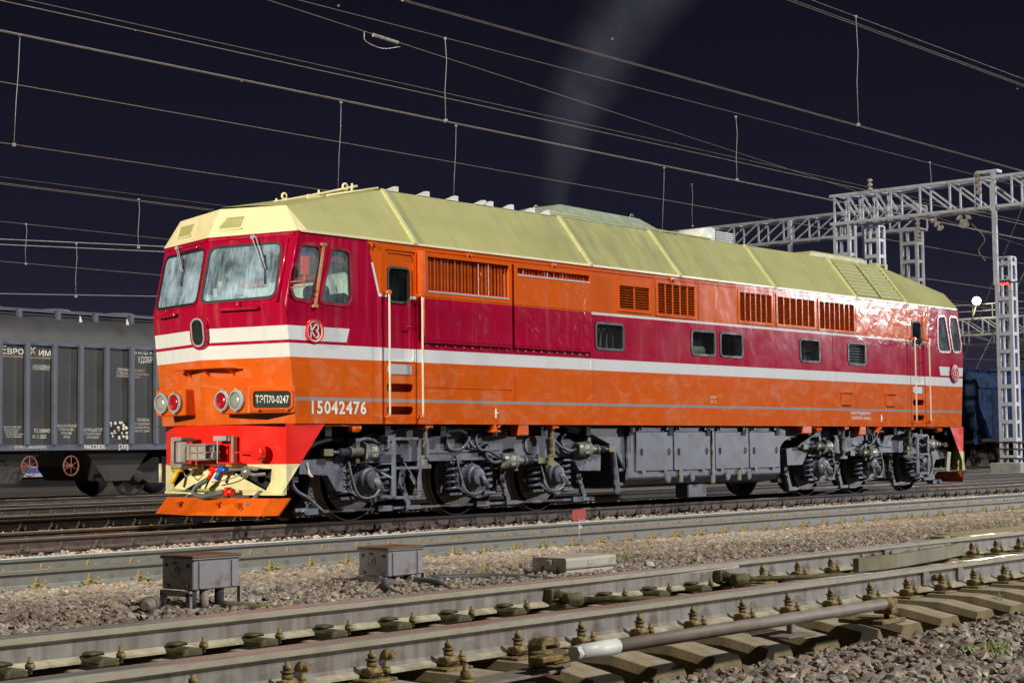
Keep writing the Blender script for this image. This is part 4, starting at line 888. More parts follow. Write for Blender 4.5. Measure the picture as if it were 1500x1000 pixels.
    lo = [(-4.0, -.78, 5.06), (-.35, -.78, 5.06), (-.35, .78, 5.06), (-4.0, .78, 5.06)]; hi = [(-3.0, -.42, 5.37), (-.7, -.42, 5.34), (-.7, .42, 5.34), (-3.0, .42, 5.37)]
    m.add(lo+hi, [(0, 1, 5, 4), (1, 2, 6, 5), (2, 3, 7, 6), (3, 0, 4, 7), (4, 5, 6, 7)]); O('silencer_hood', m, 'hood', L, .03)
    m = MB(); m.box(1.35, 2.35, -.35, .3, 5.08, 5.11); m.smooth = True; m.prism([(1.45, 5.1), (1.45, 5.25), (1.6, 5.38), (1.85, 5.42), (2.0, 5.40), (2.0, 5.1)], lambda a, b, d: (a, d, b), -.33, .28); O('vent_hood', m, 'white', L, .03)
    m = MB(); m.box(2.0, 2.62, -.31, .26, 5.1, 5.36); vo = O('vent_louvre', m, 'hood', L)
    m = MB(); m.box(2.02, 2.64, -.335, -.31, -.012, .012); me = m.mesh('vent_slat', ['galv'], 0)
    for k in range(6): put('vent_slat', me, vo, (0, 0, 5.13+k*.042))
    m = MB(); m.prism([(-.22, 0), (.05, 0), (.05, .085), (-.02, .085)], lambda a, b, d: (a, d, b), -.02, .05); me = m.mesh('roof_bracket', ['white'], 0)
    for x in (-7.55, -6.85, -6.18, -5.5, -5.32, -4.8, -4.25, -3.85): put('roof_bracket', me, L, (x, -.80, 5.05))
    m = MB(); m.tube(curve([(-9.6, -.3, 4.73), (-9.3, -.3, 4.80), (-8.5, -.3, 5.0), (-7.9, -.3, 5.16)], 4), .022, 6); m.tube([(-8.9, -.7, 4.86), (-7.85, -.72, 5.09)], .02, 6)
    for x, y, z in ((-9.55, -.3, 4.70), (-8.7, -.3, 4.92), (-8.2, -.5, 5.02), (-8.0, -.3, 5.1)): m.tube([(x, y, z-.06), (x, y, z+.09)], .016, 6)
    m.tube([(-9.35+.045*math.cos(t), -.25, 4.85+.045*math.sin(t)) for t in np.linspace(0, 6.0, 12)], .017, 6); m.tube([(-8.15+.05*math.cos(t), -.3, 5.12+.05*math.sin(t)) for t in np.linspace(0, 6.0, 12)], .018, 6)
    O('roof_rail', m, 'cap', L); m = MB(); m.tube([(-3.55+.05*math.cos(t), -.3, 5.25+.05*math.sin(t)) for t in np.linspace(0, 6.0, 10)], .012, 6); O('lifting_eye', m, 'hood', L); m = MB(); m.tube([(-.75+.05*math.cos(t), -.3, 5.37+.05*math.sin(t)) for t in np.linspace(0, 6.0, 10)], .012, 6); O('lifting_eye', m, 'hood', L)
    m = MB(); m.box(-9.2, -8.3, -.62, -.58, 4.80, 4.86); O('roof_step', m, 'cap', L)
    m = MB(); m.tube([(-3.6, -.7, 5.13), (-1.2, -.7, 5.12)], .02, 6); [m.box(x-.02, x+.02, -.72, -.68, 5.05, 5.12) for x in (-3.5, -2.7, -1.9, -1.25)]; m.tube([(-.9, -.74, 5.10), (1.2, -.74, 5.08)], .022, 6); O('roof_conduit', m, 'roof', L)
    for x in (7.85, 8.25): m = MB(); m.box(x-.06, x+.06, -.75, -.62, 5.0, 5.12); O('roof_lug', m, 'roof', L, .01)

    # ---- red skirt, cream pilot, snow plough
    def skirt(s):
        plan = [(-9.69, -1.49), (-10.40, -1.47), (-10.55, -.7), (-10.60, .2), (-10.54, .85), (-10.28, 1.38), (-9.69, 1.49)]
        m = MB(); n = len(plan)
        def lev(z):
            t = (1.43-z)/.99
            return [(x-(.80*t if i == 0 else 0), y*(1-.02*t), z) for i, (x, y) in enumerate(plan)]
        zs = [1.43, 1.15, .865]; rows = [[(-s*x*-1 if 0 else (x if s < 0 else -x), y, z) for x, y, z in lev(z)] for z in zs]
        m.grid(rows); so = O('nose_skirt', m, 'red', L)
        # pilot: sheet with openings along the flattened plan
        P = MB(); X = lambda x: x if s < 0 else -x
        zs = (.865, .44)
        def pl(i, z): x, y, _ = lev(z)[i]; return (X(x), y, z)
        P.grid([[pl(0, .865), pl(1, .865)], [pl(0, .655), pl(1, .655)], [pl(0, .445), pl(1, .445)]])
        P.grid([[pl(5, .865), pl(6, .865)], [pl(5, .445), pl(6, .445)]])
        # front part from y=-1.47 to 1.38, triangle openings
        ys = [p[1] for p in plan[1:6]]; xs = [p[0] for p in plan[1:6]]
        fx = lambda y: float(np.interp(y, ys, xs))
        holes = [[(-1.22, .80), (-.45, .80), (-.75, .66), (-1.12, .50), (-1.2, .62)], [(.78, .80), (.45, .80), (.45, .74), (.86, .52)], [(.28, .60), (.36, .50), (.56, .50)], [(.10, .66), (.06, .66), (.16, .52), (.20, .52)], [(-.02, .68), (-.06, .68), (.04, .52), (.08, .52)]]
        outer = [(y, .865) for y in ys]+[(y, .445) for y in ys[::-1]]
        P.sheet(outer, holes, lambda a, b: (X(fx(a)), a, b)); P.beam((X(-10.43), -1.45, .45), (X(-10.61), .2, .45), .05, .03); P.beam((X(-10.61), .2, .45), (X(-10.30), 1.34, .45), .05, .03)
        O('cream_pilot', P, 'cream', L)
        b = MB(); b.box(min(X(-10.3), X(-10.2)), max(X(-10.3), X(-10.2)), -1.3, 1.3, .5, 1.4); b.box(min(X(-10.5), X(-10.3)), max(X(-10.5), X(-10.3)), -.25, .25, .84, 1.30); O('pilot_back', b, 'dark', L)
        # snow plough
        tz, bz = .395, .155
        topl = [(-10.33, -1.47), (-10.58, -1.33), (-10.74, 0), (-10.58, .95), (-10.25, 1.22)]; bot = [(-10.48, -1.38), (-10.70, -1.26), (-10.98, 0), (-10.74, 1.02), (-10.3, 1.25)]
        q = MB(); q.grid([[(X(x), y, tz) for x, y in topl], [(X(x), y, bz) for x, y in bot]]); q.grid([[(X(x+.03), y, tz) for x, y in topl], [(X(x+.03), y, bz) for x, y in bot]])
        q.grid([[(X(x), y, tz) for x, y in topl], [(X(x+.03), y, tz) for x, y in topl]]); q.grid([[(X(x), y, bz) for x, y in bot], [(X(x+.03), y, bz) for x, y in bot]])
        po = O('snow_plough', q, 'orange', L)
        if s < 0:
            for y in (.42, -.45, -.86):
                k = MB(); p0 = Vector((-10.80+.05*abs(y), y, .30)); k.tube([p0, p0+Vector((-.05, -.03, .02)), p0+Vector((-.06, -.09, -.03)), p0+Vector((-.02, -.05, -.06))], .011, 6); k.box(p0.x-.02, p0.x+.02, y-.05, y+.05, .27, .34)
                O('plough_hook', k, 'orange_dark', po)
        for y in (.5, -.4, -1.0): k = MB(); k.beam((X(-10.45), y, .5), (X(-10.70), y, .30), .06, .03); O('plough_bracket', k, 'bogie', po)
    skirt(-1); skirt(1)
    # front coupler (knuckle), release gear, hoses and valves
    c = MB()
    c.prism([(.10, .82), (.34, .80), (.34, 1.26), (.12, 1.26), (.12, 1.20), (.27, 1.20), (.27, .88), (.10, .88)], lambda a, q, d: (d, a, q), -11.0, -10.72)
    c.prism([(-10.98, .20), (-11.06, .14), (-11.08, .04), (-11.0, -.02), (-10.9, .02), (-10.85, .2)], lambda a, q, d: (a, q, d), .90, 1.19)
    c.prism([(-10.99, -.02), (-10.92, -.34), (-10.70, -.40), (-10.62, -.30), (-10.66, .0), (-10.9, .1)], lambda a, q, d: (a, q, d), .925, 1.165)
    for z in (.93, 1.03, 1.135): c.beam((-10.99, -.045, z+.01), (-10.925, -.355, z+.01), .04, .026); c.beam((-10.925, -.355, z+.01), (-10.70, -.42, z+.01), .04, .026)
    for x, y in ((-10.985, -.07), (-10.955, -.20), (-10.928, -.35), (-10.80, -.39)): c.box(x-.015, x+.012, y-.018, y+.012, .93, 1.165)
    c.box(-10.70, -10.60, -.60, -.42, 1.19, 1.26); c.box(-10.68, -10.60, -.66, -.61, .86, 1.27)
    co = O('coupler', c, 'wheel', L, .012)
    m = MB(); m.box(-10.74, -10.62, -.58, -.30, 1.20, 1.27); m.tube([(-10.78, -.45, 1.2), (-10.78, -.45, .88)], .014, 6); m.lathe((-10.80, -.40, 1.0), (0, -1, 0), [(0, .02), (0, .06), (.03, .06), (.03, .02)], 10); O('release_gear', m, 'galv', co, .006)
    m = MB(); m.lathe((-10.58, -1.14, 1.03), (-1, 0, 0), [(0, .115), (.09, .115), (.10, .10), (.10, .02)], 18); m.box(-10.70, -10.68, -1.05, -.72, 1.025, 1.045); O('socket_cover', m, 'red', L)
    m = MB(); m.box(-10.80, -10.62, -.80, -.48, .875, .90); O('coupler_step', m, 'red', L)
    for y, k in ((-.30, 'red'), (-.46, 'blue')):
        m = MB(); m.tube([(-10.70, y+.12, .80), (-10.74, y-.12, .79)], .033, 8); m.tube([(-10.72, y, .80), (-10.78, y+.06, .66)], .032, 8); m.tube([(-10.73, y, .82), (-10.76, y+.02, .95)], .012, 6); m.lathe((-10.72, y, .80), (0, 1, 0), [(-.05, .02), (-.05, .045), (.05, .045), (.05, .02)], 8)
        O('end_cock', m, k, L)
    m = MB(); m.tube(curve([(-10.78, -.24, .66), (-10.84, -.06, .56), (-10.86, -.02, .46), (-10.84, -.2, .42), (-10.80, -.45, .46), (-10.76, -.56, .48)], 6), .036, 10); O('brake_hose', m, 'hose', L)
    m = MB(); m.tube([(-10.74, -.54, .47), (-10.72, -.72, .49)], .045, 8); m.box(-10.78, -10.70, -.66, -.60, .43, .55); O('hose_head', m, 'red', L)
    m = MB(); m.tube([(-10.70, -.52, .79), (-10.6, -.80, .80), (-10.5, -1.0, .79)], .022, 8); m.lathe((-10.58, -.86, .76), (-1, 0, 0), [(0, .03), (0, .07), (.04, .09), (.07, .06), (.09, .02)], 10); m.tube(curve([(-10.62, -.95, .74), (-10.62, -1.05, .72), (-10.5, -1.15, .73)], 4), .026, 8); m.tube(curve([(-10.76, -.3, .62), (-10.70, -.6, .66), (-10.66, -.85, .74)], 5), .008, 5); O('pipe_fitting', m, 'bogie2', L)
    m = MB(); m.tube([(-10.72, .62, .79), (-10.76, .38, .80)], .038, 8); m.tube([(-10.75, .48, .78), (-10.80, .56, .60)], .034, 8); O('end_cock', m, 'yellow', L)
    m = MB()
    cp = curve([(-10.76, .36, .80), (-10.80, .22, .70), (-10.78, .08, .78)], 7)
    for a, b in zip(cp, cp[1:]): m.tube([a, a+(b-a)*.8], .011, 5)
    O('chain', m, 'wheel', L)
    m = MB(); m.tube([(-10.35, 1.42, .88), (-10.35, 1.42, .60)], .024, 8); O('corner_pole', m, 'handrail', L)
    m = MB(); m.tube(curve([(-9.98, -1.42, .88), (-9.96, -1.45, .74), (-9.90, -1.45, .68)], 4), .02, 8); O('corner_pole', m, 'handrail', L)

    # ---- tank with equipment doors
    tk = MB(); Y0 = -1.35
    tk.prism([(-1.35, 1.43), (-1.35, .50), (-1.22, .38), (-.8, .32), (.8, .32), (1.22, .38), (1.35, .50), (1.35, 1.43)], lambda a, b, d: (d, a, b), -2.40, 2.62)
    tk.prism([(-4.1, 1.42), (-2.35, 1.42), (-2.35, .55), (-2.5, .75), (-2.75, 1.06), (-3.3, 1.25)], lambda a, b, d: (a, d, b), -1.30, -1.26)
    tk.prism([(3.95, 1.42), (2.60, 1.42), (2.60, .9), (2.85, 1.12)], lambda a, b, d: (a, d, b), -1.30, -1.26)
    T = O('fuel_tank', tk, 'tank', L, .02)
    for a, b in ((-2.17, -1.06), (-1.03, .14), (.30, 1.44), (1.47, 2.55)):
        m = MB(); m.box(a, b, Y0-.03, Y0-.001, .62, 1.32); do = O('tank_door', m, 'tank', T, .01)
        m = MB(); m.box(a+.14, a+.17, Y0-.05, Y0-.03, .90, 1.02); O('door_handle', m, 'dark', do); m = MB(); m.tube([(b-.13, Y0-.03, 1.02), (b-.12, Y0-.055, .97), (b-.13, Y0-.03, .90)], .012, 6); O('door_handle', m, 'dark', do)
        m = MB(); m.box(a+.5, a+.66, Y0-.036, Y0-.03, 1.245, 1.27); O('maker_plate', m, 'bogie', do)
        
        for x in (a+.15, b-.2): m = MB(); m.cyl((x, Y0-.02, 1.37), (x, Y0-.06, 1.37), .03, 8); O('door_clip', m, 'bogie2', do)
        for x in (a+.2, b-.25): m = MB(); m.box(x-.03, x+.03, Y0-.05, Y0, .585, .63); O('door_hinge', m, 'bogie2', do)
    for x in (-1.2, -.45, .72, 1.45): m = MB(); m.lathe((x, Y0, .49), (0, -1, 0), [(0, .085), (.02, .085), (.02, .06), (.03, .06), (.03, .01)], 14); O('tank_flange', m, 'tank', T)
    for x in (-.82, .215, 1.10): m = MB(); m.box(x-.035, x+.035, Y0-.05, Y0, .40 if x != .215 else .36, .60 if x != .215 else 1.34); O('level_gauge', m, 'bogie2', T, .006)
    m = MB(); m.box(-.35, .25, -1.2, -.9, .10, .36); O('drain_box', m, 'tank', T, .02)
    m = MB(); m.lathe((-2.35, Y0-.02, 1.36), (0, -1, 0), [(0, .05), (.03, .06), (.05, .05), (.06, .01)], 12); m.tube([(-2.35, Y0-.03, 1.3), (-2.35, Y0-.03, .95)], .008, 5); O('filler_cap', m, 'dark', T)
    m = MB(); m.tube(curve([(-2.85, -1.25, 1.08), (-2.72, -1.26, .98), (-2.66, -1.26, .7), (-2.58, -1.26, .23)], 6), .062, 10); m.cyl((-2.95, -1.2, 1.02), (-2.55, -1.2, 1.04), .055, 10); m.cyl((-2.6, -1.3, .65), (-2.5, -1.3, .65), .035, 8); m.cyl((-2.6, -1.3, .4), (-2.5, -1.3, .4), .035, 8); O('sand_pipe', m, 'bogie', L)

    # ---- bogies
    for front in (True, False):
        X = (lambda x: x) if front else (lambda x: .14-x)
        sg = 1 if front else -1
        m = MB(); pr = lambda a, b, d: (X(a), d, b)
        m.prism([(-9.92, .72), (-9.38, .69), (-9.20, .46), (-9.02, .44), (-8.98, .86), (-8.35, .86), (-8.30, .87), (-6.86, .87), (-6.72, .80), (-6.62, .86), (-5.55, .87), (-5.45, .87), (-4.75, .88), (-3.75, .90), (-3.55, .66), (-2.98, .65), (-2.95, .98), (-3.35, 1.02), (-4.1, 1.30), (-4.6, 1.37), (-5.15, 1.37), (-5.16, 1.24), (-5.42, 1.24), (-5.43, 1.37), (-7.8, 1.38), (-8.65, 1.27), (-9.15, .94), (-9.90, .91)], pr, -1.20, -1.06)
        m.box(min(X(-9.95), X(-9.85)), max(X(-9.95), X(-9.85)), -1.1, 1.1, .6, .9); m.box(min(X(-9.9), X(-3.0)), max(X(-9.9), X(-3.0)), .95, 1.1, .7, 1.3)
        for x in (-7.45, -5.25): m.box(min(X(x), X(x+.3)), max(X(x), X(x+.3)), -1.1, 1.1, .8, 1.2)
        bg = O('bogie', m, 'bogie', L, .012)
        r = MB(); r.beam((X(-8.7), -1.215, 1.255), (X(-7.8), -1.215, 1.365), .06, .03); r.beam((X(-7.8), -1.215, 1.372), (X(-4.65), -1.215, 1.36), .06, .03); r.beam((X(-4.7), -1.215, .895), (X(-7.3), -1.215, .885), .05, .03)
        r.prism([(a+X(-4.85), b) for a, b in rr(-.16, .16, .96, 1.26, .14, 5)], lambda a, b, d: (a, d, b), -1.225, -1.20); r.beam((X(-7.3), -1.22, 1.0), (X(-5.6), -1.22, 1.04), .02, .02); O('frame_flange', r, 'bogie', bg)
        axs = (-8.58, -6.25, -4.25) if front else (-8.62, -6.30, -4.26)
        sp = MB(); sp.tube([(.105*math.cos(t), .105*math.sin(t), -.23+.46*t/(2*math.pi*4.6)) for t in np.linspace(0, 2*math.pi*4.6, 58)], .026, 7); sp.box(-.13, .13, -.12, .12, -.27, -.23); sp.box(-.13, .13, -.12, .12, .23, .26); sm = sp.mesh('coil_spring', ['bogie'])
        for k, ax in enumerate(axs):
            x = X(ax)
            for yy in (-1, 1):
                w = MB()
                pf = [(-.0, .02), (.0, .15), (.03, .17), (.03, .30), (.0, .33), (.0, .50), (.02, .54), (.02, .60)]
                w.lathe((x, yy*.83, .61), (0, -yy, 0), [(0, .03), (0, .14), (.02, .16), (.03, .20), (.035, .44), (.0, .50), (.0, .595)], 40, 0)
                w.lathe((x, yy*.83, .61), (0, -yy, 0), [(0, .592), (.004, .607), (.10, .612), (.115, .64), (.14, .64), (.14, .5)], 40, 1, caps=False)
                O('wheel', w, ['wheel', 'tyre'], bg)
            m = MB(); m.cyl((x, -.8, .61), (x, .8, .61), .09, 12); O('axle', m, 'dark', bg)
            m = MB()
            m.prism([(x-.36, .86), (x-.18, .84), (x-.30, .56), (x-.22, .42), (x, .34), (x+.24, .38), (x+.31, .56), (x+.26, .80), (x, .86)], lambda a, b, d: (a, d, b), -1.12, -.98)
            m.prism([(x-.46*1, .40), (x-.30, .44), (x-.05, .32), (x+.16*sg, .26), (x+.42, .30), (x+.46, .37), (x+.2, .46), (x, .50)], lambda a, b, d: (a, d, b), -1.15, -1.0)
            m.lathe((x, -1.10, .61), (0, -1, 0), [(0, .245), (.05, .245), (.07, .22), (.10, .20), (.16, .185), (.18, .15), (.24, .13), (.25, .09), (.25, .01)], 22)
            for a in np.linspace(0, 6.283, 9)[:-1]: m.cyl((x+.225*math.cos(a), -1.14, .61+.225*math.sin(a)), (x+.225*math.cos(a), -1.175, .61+.225*math.sin(a)), .022, 6)
            m.tube([(x+.02, -1.34, .62), (x+.06, -1.38, .56), (x+.14, -1.36, .46)], .05, 8)
            O('axle_box', m, 'bogie', bg, .006)
            for dx in (-.42, .38): put('coil_spring', sm, bg, (x+dx*sg, -1.10, .60))
            # brake hanger, shoe and block
            m = MB(); hx = X(ax+1.22) if k < 2 else X(ax-1.05); hx = x+sg*.98
            m.beam((hx-.04, -1.0, .86), (hx-.10, -1.0, .45), .05, .13); m.beam((hx-.10, -1.02, .55), (hx+.06, -1.02, .20), .05, .10); m.box(hx-.02, hx+.30, -1.06, -.96, .135, .20); m.box(hx-.26, hx-.12, -.94, -.76, .30, .72)
            for z in (.30, .42, .52, .66): m.cyl((hx-.06, -1.0, z), (hx-.06, -1.07, z), .025, 6)
            O('brake_hanger', m, 'bogie', bg, .006)
            h = MB(); h.tube(curve([(x-.42*sg, -1.22, .95), (x-.40*sg, -1.30, .62), (x-.28*sg, -1.32, .38), (x-.02*sg, -1.34, .36), (x+.12*sg, -1.38, .50)], 6), .021, 7); O('cable', h, 'bogie2', bg)
        m = MB(); m.box(min(X(-9.75), X(-3.35)), max(X(-9.75), X(-3.35)), -1.02, -.98, .15, .185); m.box(min(X(-9.78), X(-9.45)), max(X(-9.78), X(-9.45)), -1.08, -.94, .13, .22); m.cyl((X(-9.72), -1.14, .18), (X(-9.72), -.9, .18), .05, 8)
        for x in (-8.2, -6.0, -3.55): m.box(min(X(x), X(x+.3)), max(X(x), X(x+.3)), -1.05, -.96, .13, .21)
        m.beam((X(-9.62), -1.0, .2), (X(-9.50), -1.0, .72), .04, .05); m.tube(curve([(X(-9.95), -1.05, .70), (X(-9.88), -1.06, .5), (X(-9.6), -1.04, .36), (X(-9.3), -1.02, .16)], 5), .03, 8); m.tube(curve([(X(-9.9), -1.0, .95), (X(-9.6), -1.0, 1.1), (X(-9.2), -1.0, 1.2), (X(-8.9), -1.0, 1.22)], 5), .045, 8)
        O('brake_rigging', m, 'bogie', bg)
        # brake cylinders: drum, sleeve, rod, clevis; direction as seen
        cyls = ((-8.76, 1.02, -1), (-5.42, .85, 1), (-3.50, 1.02, 1)) if front else ((4.34, 1.02, -1), (6.22, .87, -1), (9.10, 1.03, 1))
        for cx, cz, dr_ in cyls:
            m = MB(); P = (cx, -1.30, cz)
            m.lathe(P, (dr_, 0, 0), [(-.26, .02), (-.26, .10), (-.20, .125), (-.02, .13), (0, .15), (.03, .15), (.03, .075), (.10, .07), (.24, .065), (.26, .085), (.30, .085), (.30, .06)], 18, 0)
            for k in range(7): m.lathe((cx+dr_*(.30+.028*k), -1.30, cz), (dr_, 0, 0), [(0, .04), (.007, .062), (.014, .062), (.021, .04)], 10, 1)
            m.tube([(cx+dr_*.48, -1.30, cz), (cx+dr_*.66, -1.30, cz)], .025, 8, c=1); m.box(min(cx+dr_*.62, cx+dr_*.80), max(cx+dr_*.62, cx+dr_*.80), -1.33, -1.27, cz-.05, cz+.05, 2)
            m.box(cx+dr_*.10-.04, cx+dr_*.10+.04, -1.30, -1.12, cz-.16, cz+.2, 0)
            cy = O('brake_cylinder', m, ['bogie2', 'bogie', 'olive'], bg)
            lb = 'ТЦ8' if front else 'ТЦ'; 
            text('cylinder_stencil', '08', cx-(.17 if dr_ > 0 else -.06), cz+.01, .07, 'print', bg, y=-1.432, w=.10); text('cylinder_stencil', '147', cx-(.17 if dr_ > 0 else -.06), cz-.075, .05, 'print', bg, y=-1.432, w=.10)
            h = MB(); h.tube(curve([(cx-dr_*.26, -1.3, cz), (cx-dr_*.42, -1.28, cz-.02), (cx-dr_*.56, -1.25, cz+.06), (cx-dr_*.56, -1.22, cz+.2), (cx-dr_*.45, -1.22, cz+.26)], 6), .028, 8); O('air_hose', h, 'bogie', bg)
        # ladder
        a, b = (-8.32, -7.78) if front else (8.07, 8.56); z0, z1 = (.34, 1.21) if front else (.40, 1.24)
        m = MB(); yb = -1.5
        for x in (a, b): m.box(x-.028, x+.028, yb-.02, yb+.03, z0, z1)
        for z in (z0, (z0+z1)/2, z1): m.box(a+.028, b-.028, yb-.025, yb+.05, z-.022, z+.022)
        m.box(a, b, yb+.05, yb+.22, z0-.02, z0); m.box(a-.1, a+.03, yb, -1.2, z1-.04, z1+.05); m.beam((b, yb, z0+.1), (b, -1.15, .86), .04, .05); m.beam((a-.2, -1.2, .8), (a, yb, .62), .03, .03)
        O('ladder', m, 'bogie', bg, .005)
        for x in ((-7.53, -4.51) if front else (5.03, 7.93)):
            m = MB(); m.lathe((x, -1.36, .80), (0, 0, 1), [(0, .02), (0, .05), (.10, .05), (.12, .068), (.40, .072), (.42, .05), (.56, .05), (.58, .02)], 12); m.box(x-.09, x+.09, -1.42, -1.15, .76, .82)
            O('damper', m, 'bogie2' if x < -4.6 or x > 0 else 'olive', bg)
            m = MB(); m.box(x-.09, x+.10, -1.47, -1.3, 1.37, 1.425); m.cyl((x-.05, -1.48, 1.38), (x-.05, -1.3, 1.38), .035, 8); O('damper_bracket', m, 'orange', bg, .01)
        for pts in (([(-6.95, -1.24, 1.32), (-6.6, -1.28, 1.33), (-6.45, -1.28, 1.2), (-6.6, -1.26, 1.05), (-6.85, -1.24, 1.06), (-6.9, -1.22, 1.25)]), ([(-6.35, -1.24, 1.30), (-6.42, -1.27, 1.18), (-6.3, -1.27, 1.08), (-6.1, -1.24, 1.12)]), ([(-6.15, -1.25, 1.33), (-6.28, -1.28, 1.22), (-6.2, -1.28, 1.05), (-5.95, -1.26, 1.02), (-5.7, -1.3, .9)]), ([(-4.3, -1.24, 1.2), (-4.2, -1.3, 1.08), (-3.95, -1.3, 1.0), (-3.8, -1.3, 1.02)]), ([(-8.95, -1.22, 1.05), (-8.8, -1.3, 1.2), (-8.5, -1.28, 1.18), (-8.3, -1.2, 1.0)])):
            h = MB(); h.tube(curve([(X(x), y, z) for x, y, z in pts], 6), .027, 8); O('air_hose', h, 'bogie', bg)
        for x, z in ((-3.6, 1.28), (-3.3, 1.2), (-3.05, 1.15)): m = MB(); m.box(min(X(x), X(x+.22)), max(X(x), X(x+.22)), -1.25, -1.0, z, z+.09); O('valve_block', m, 'bogie2', bg, .01)
        m = MB(); m.cyl((X(-3.9), -1.2, 1.36), (X(-3.2), -1.2, 1.30), .05, 8); O('air_pipe', m, 'bogie2', bg); m = MB(); m.lathe((X(-7.1), -1.22, 1.38), (sg, 0, 0), [(0, .02), (0, .05), (.12, .05), (.14, .02)], 8); O('valve_block', m, 'bogie2', bg, .01)
    # orange jacking pads, hooks and small junction cans under the side
    for x in (-5.47, 5.55): m = MB(); m.box(x, x+.26, -1.49, -1.30, 1.25, 1.46); O('jacking_pad', m, 'orange', L, .015)
    m = MB(); m.box(3.25, 3.6, -1.49, -1.3, 1.28, 1.45); O('jacking_pad', m, 'orange', L, .015)
    for x in (-6.05, 6.35):
        m = MB(); m.lathe((x, -1.44, 1.31), (0, 0, 1), [(0, .13), (.03, .13), (.03, .07), (.12, .06), (.14, .01)], 12); m.tube(curve([(x+.02, -1.46, 1.42), (x+.10, -1.47, 1.48), (x+.14, -1.47, 1.42), (x+.08, -1.46, 1.37)], 4), .025, 7); O('lifting_hook', m, 'orange', L)
    for x in (-9.05, 9.2, 3.9): 
        m = MB(); m.lathe((x, -1.42, 1.30), (0, 0, 1), [(0, .03), (.02, .09), (.06, .11), (.09, .11), (.10, .04)], 14, 0); m.tube([(x-.8, -1.44, 1.405), (x+.12, -1.44, 1.40)], .012, 6, c=0); O('step_lamp', m, ['orange'], L)
    m = MB(); m.beam((9.72, -1.42, .86), (9.66, -1.40, .42), .05, .10); O('corner_pole', m, 'handrail', L)
    m = MB(); m.box(9.0, 9.55, -1.15, -1.0, .22, .34); m.tube([(8.95, -1.1, .25), (8.6, -1.0, .16)], .03, 8); O('track_sander', m, 'bogie', L, .02)
    return L
locomotive()

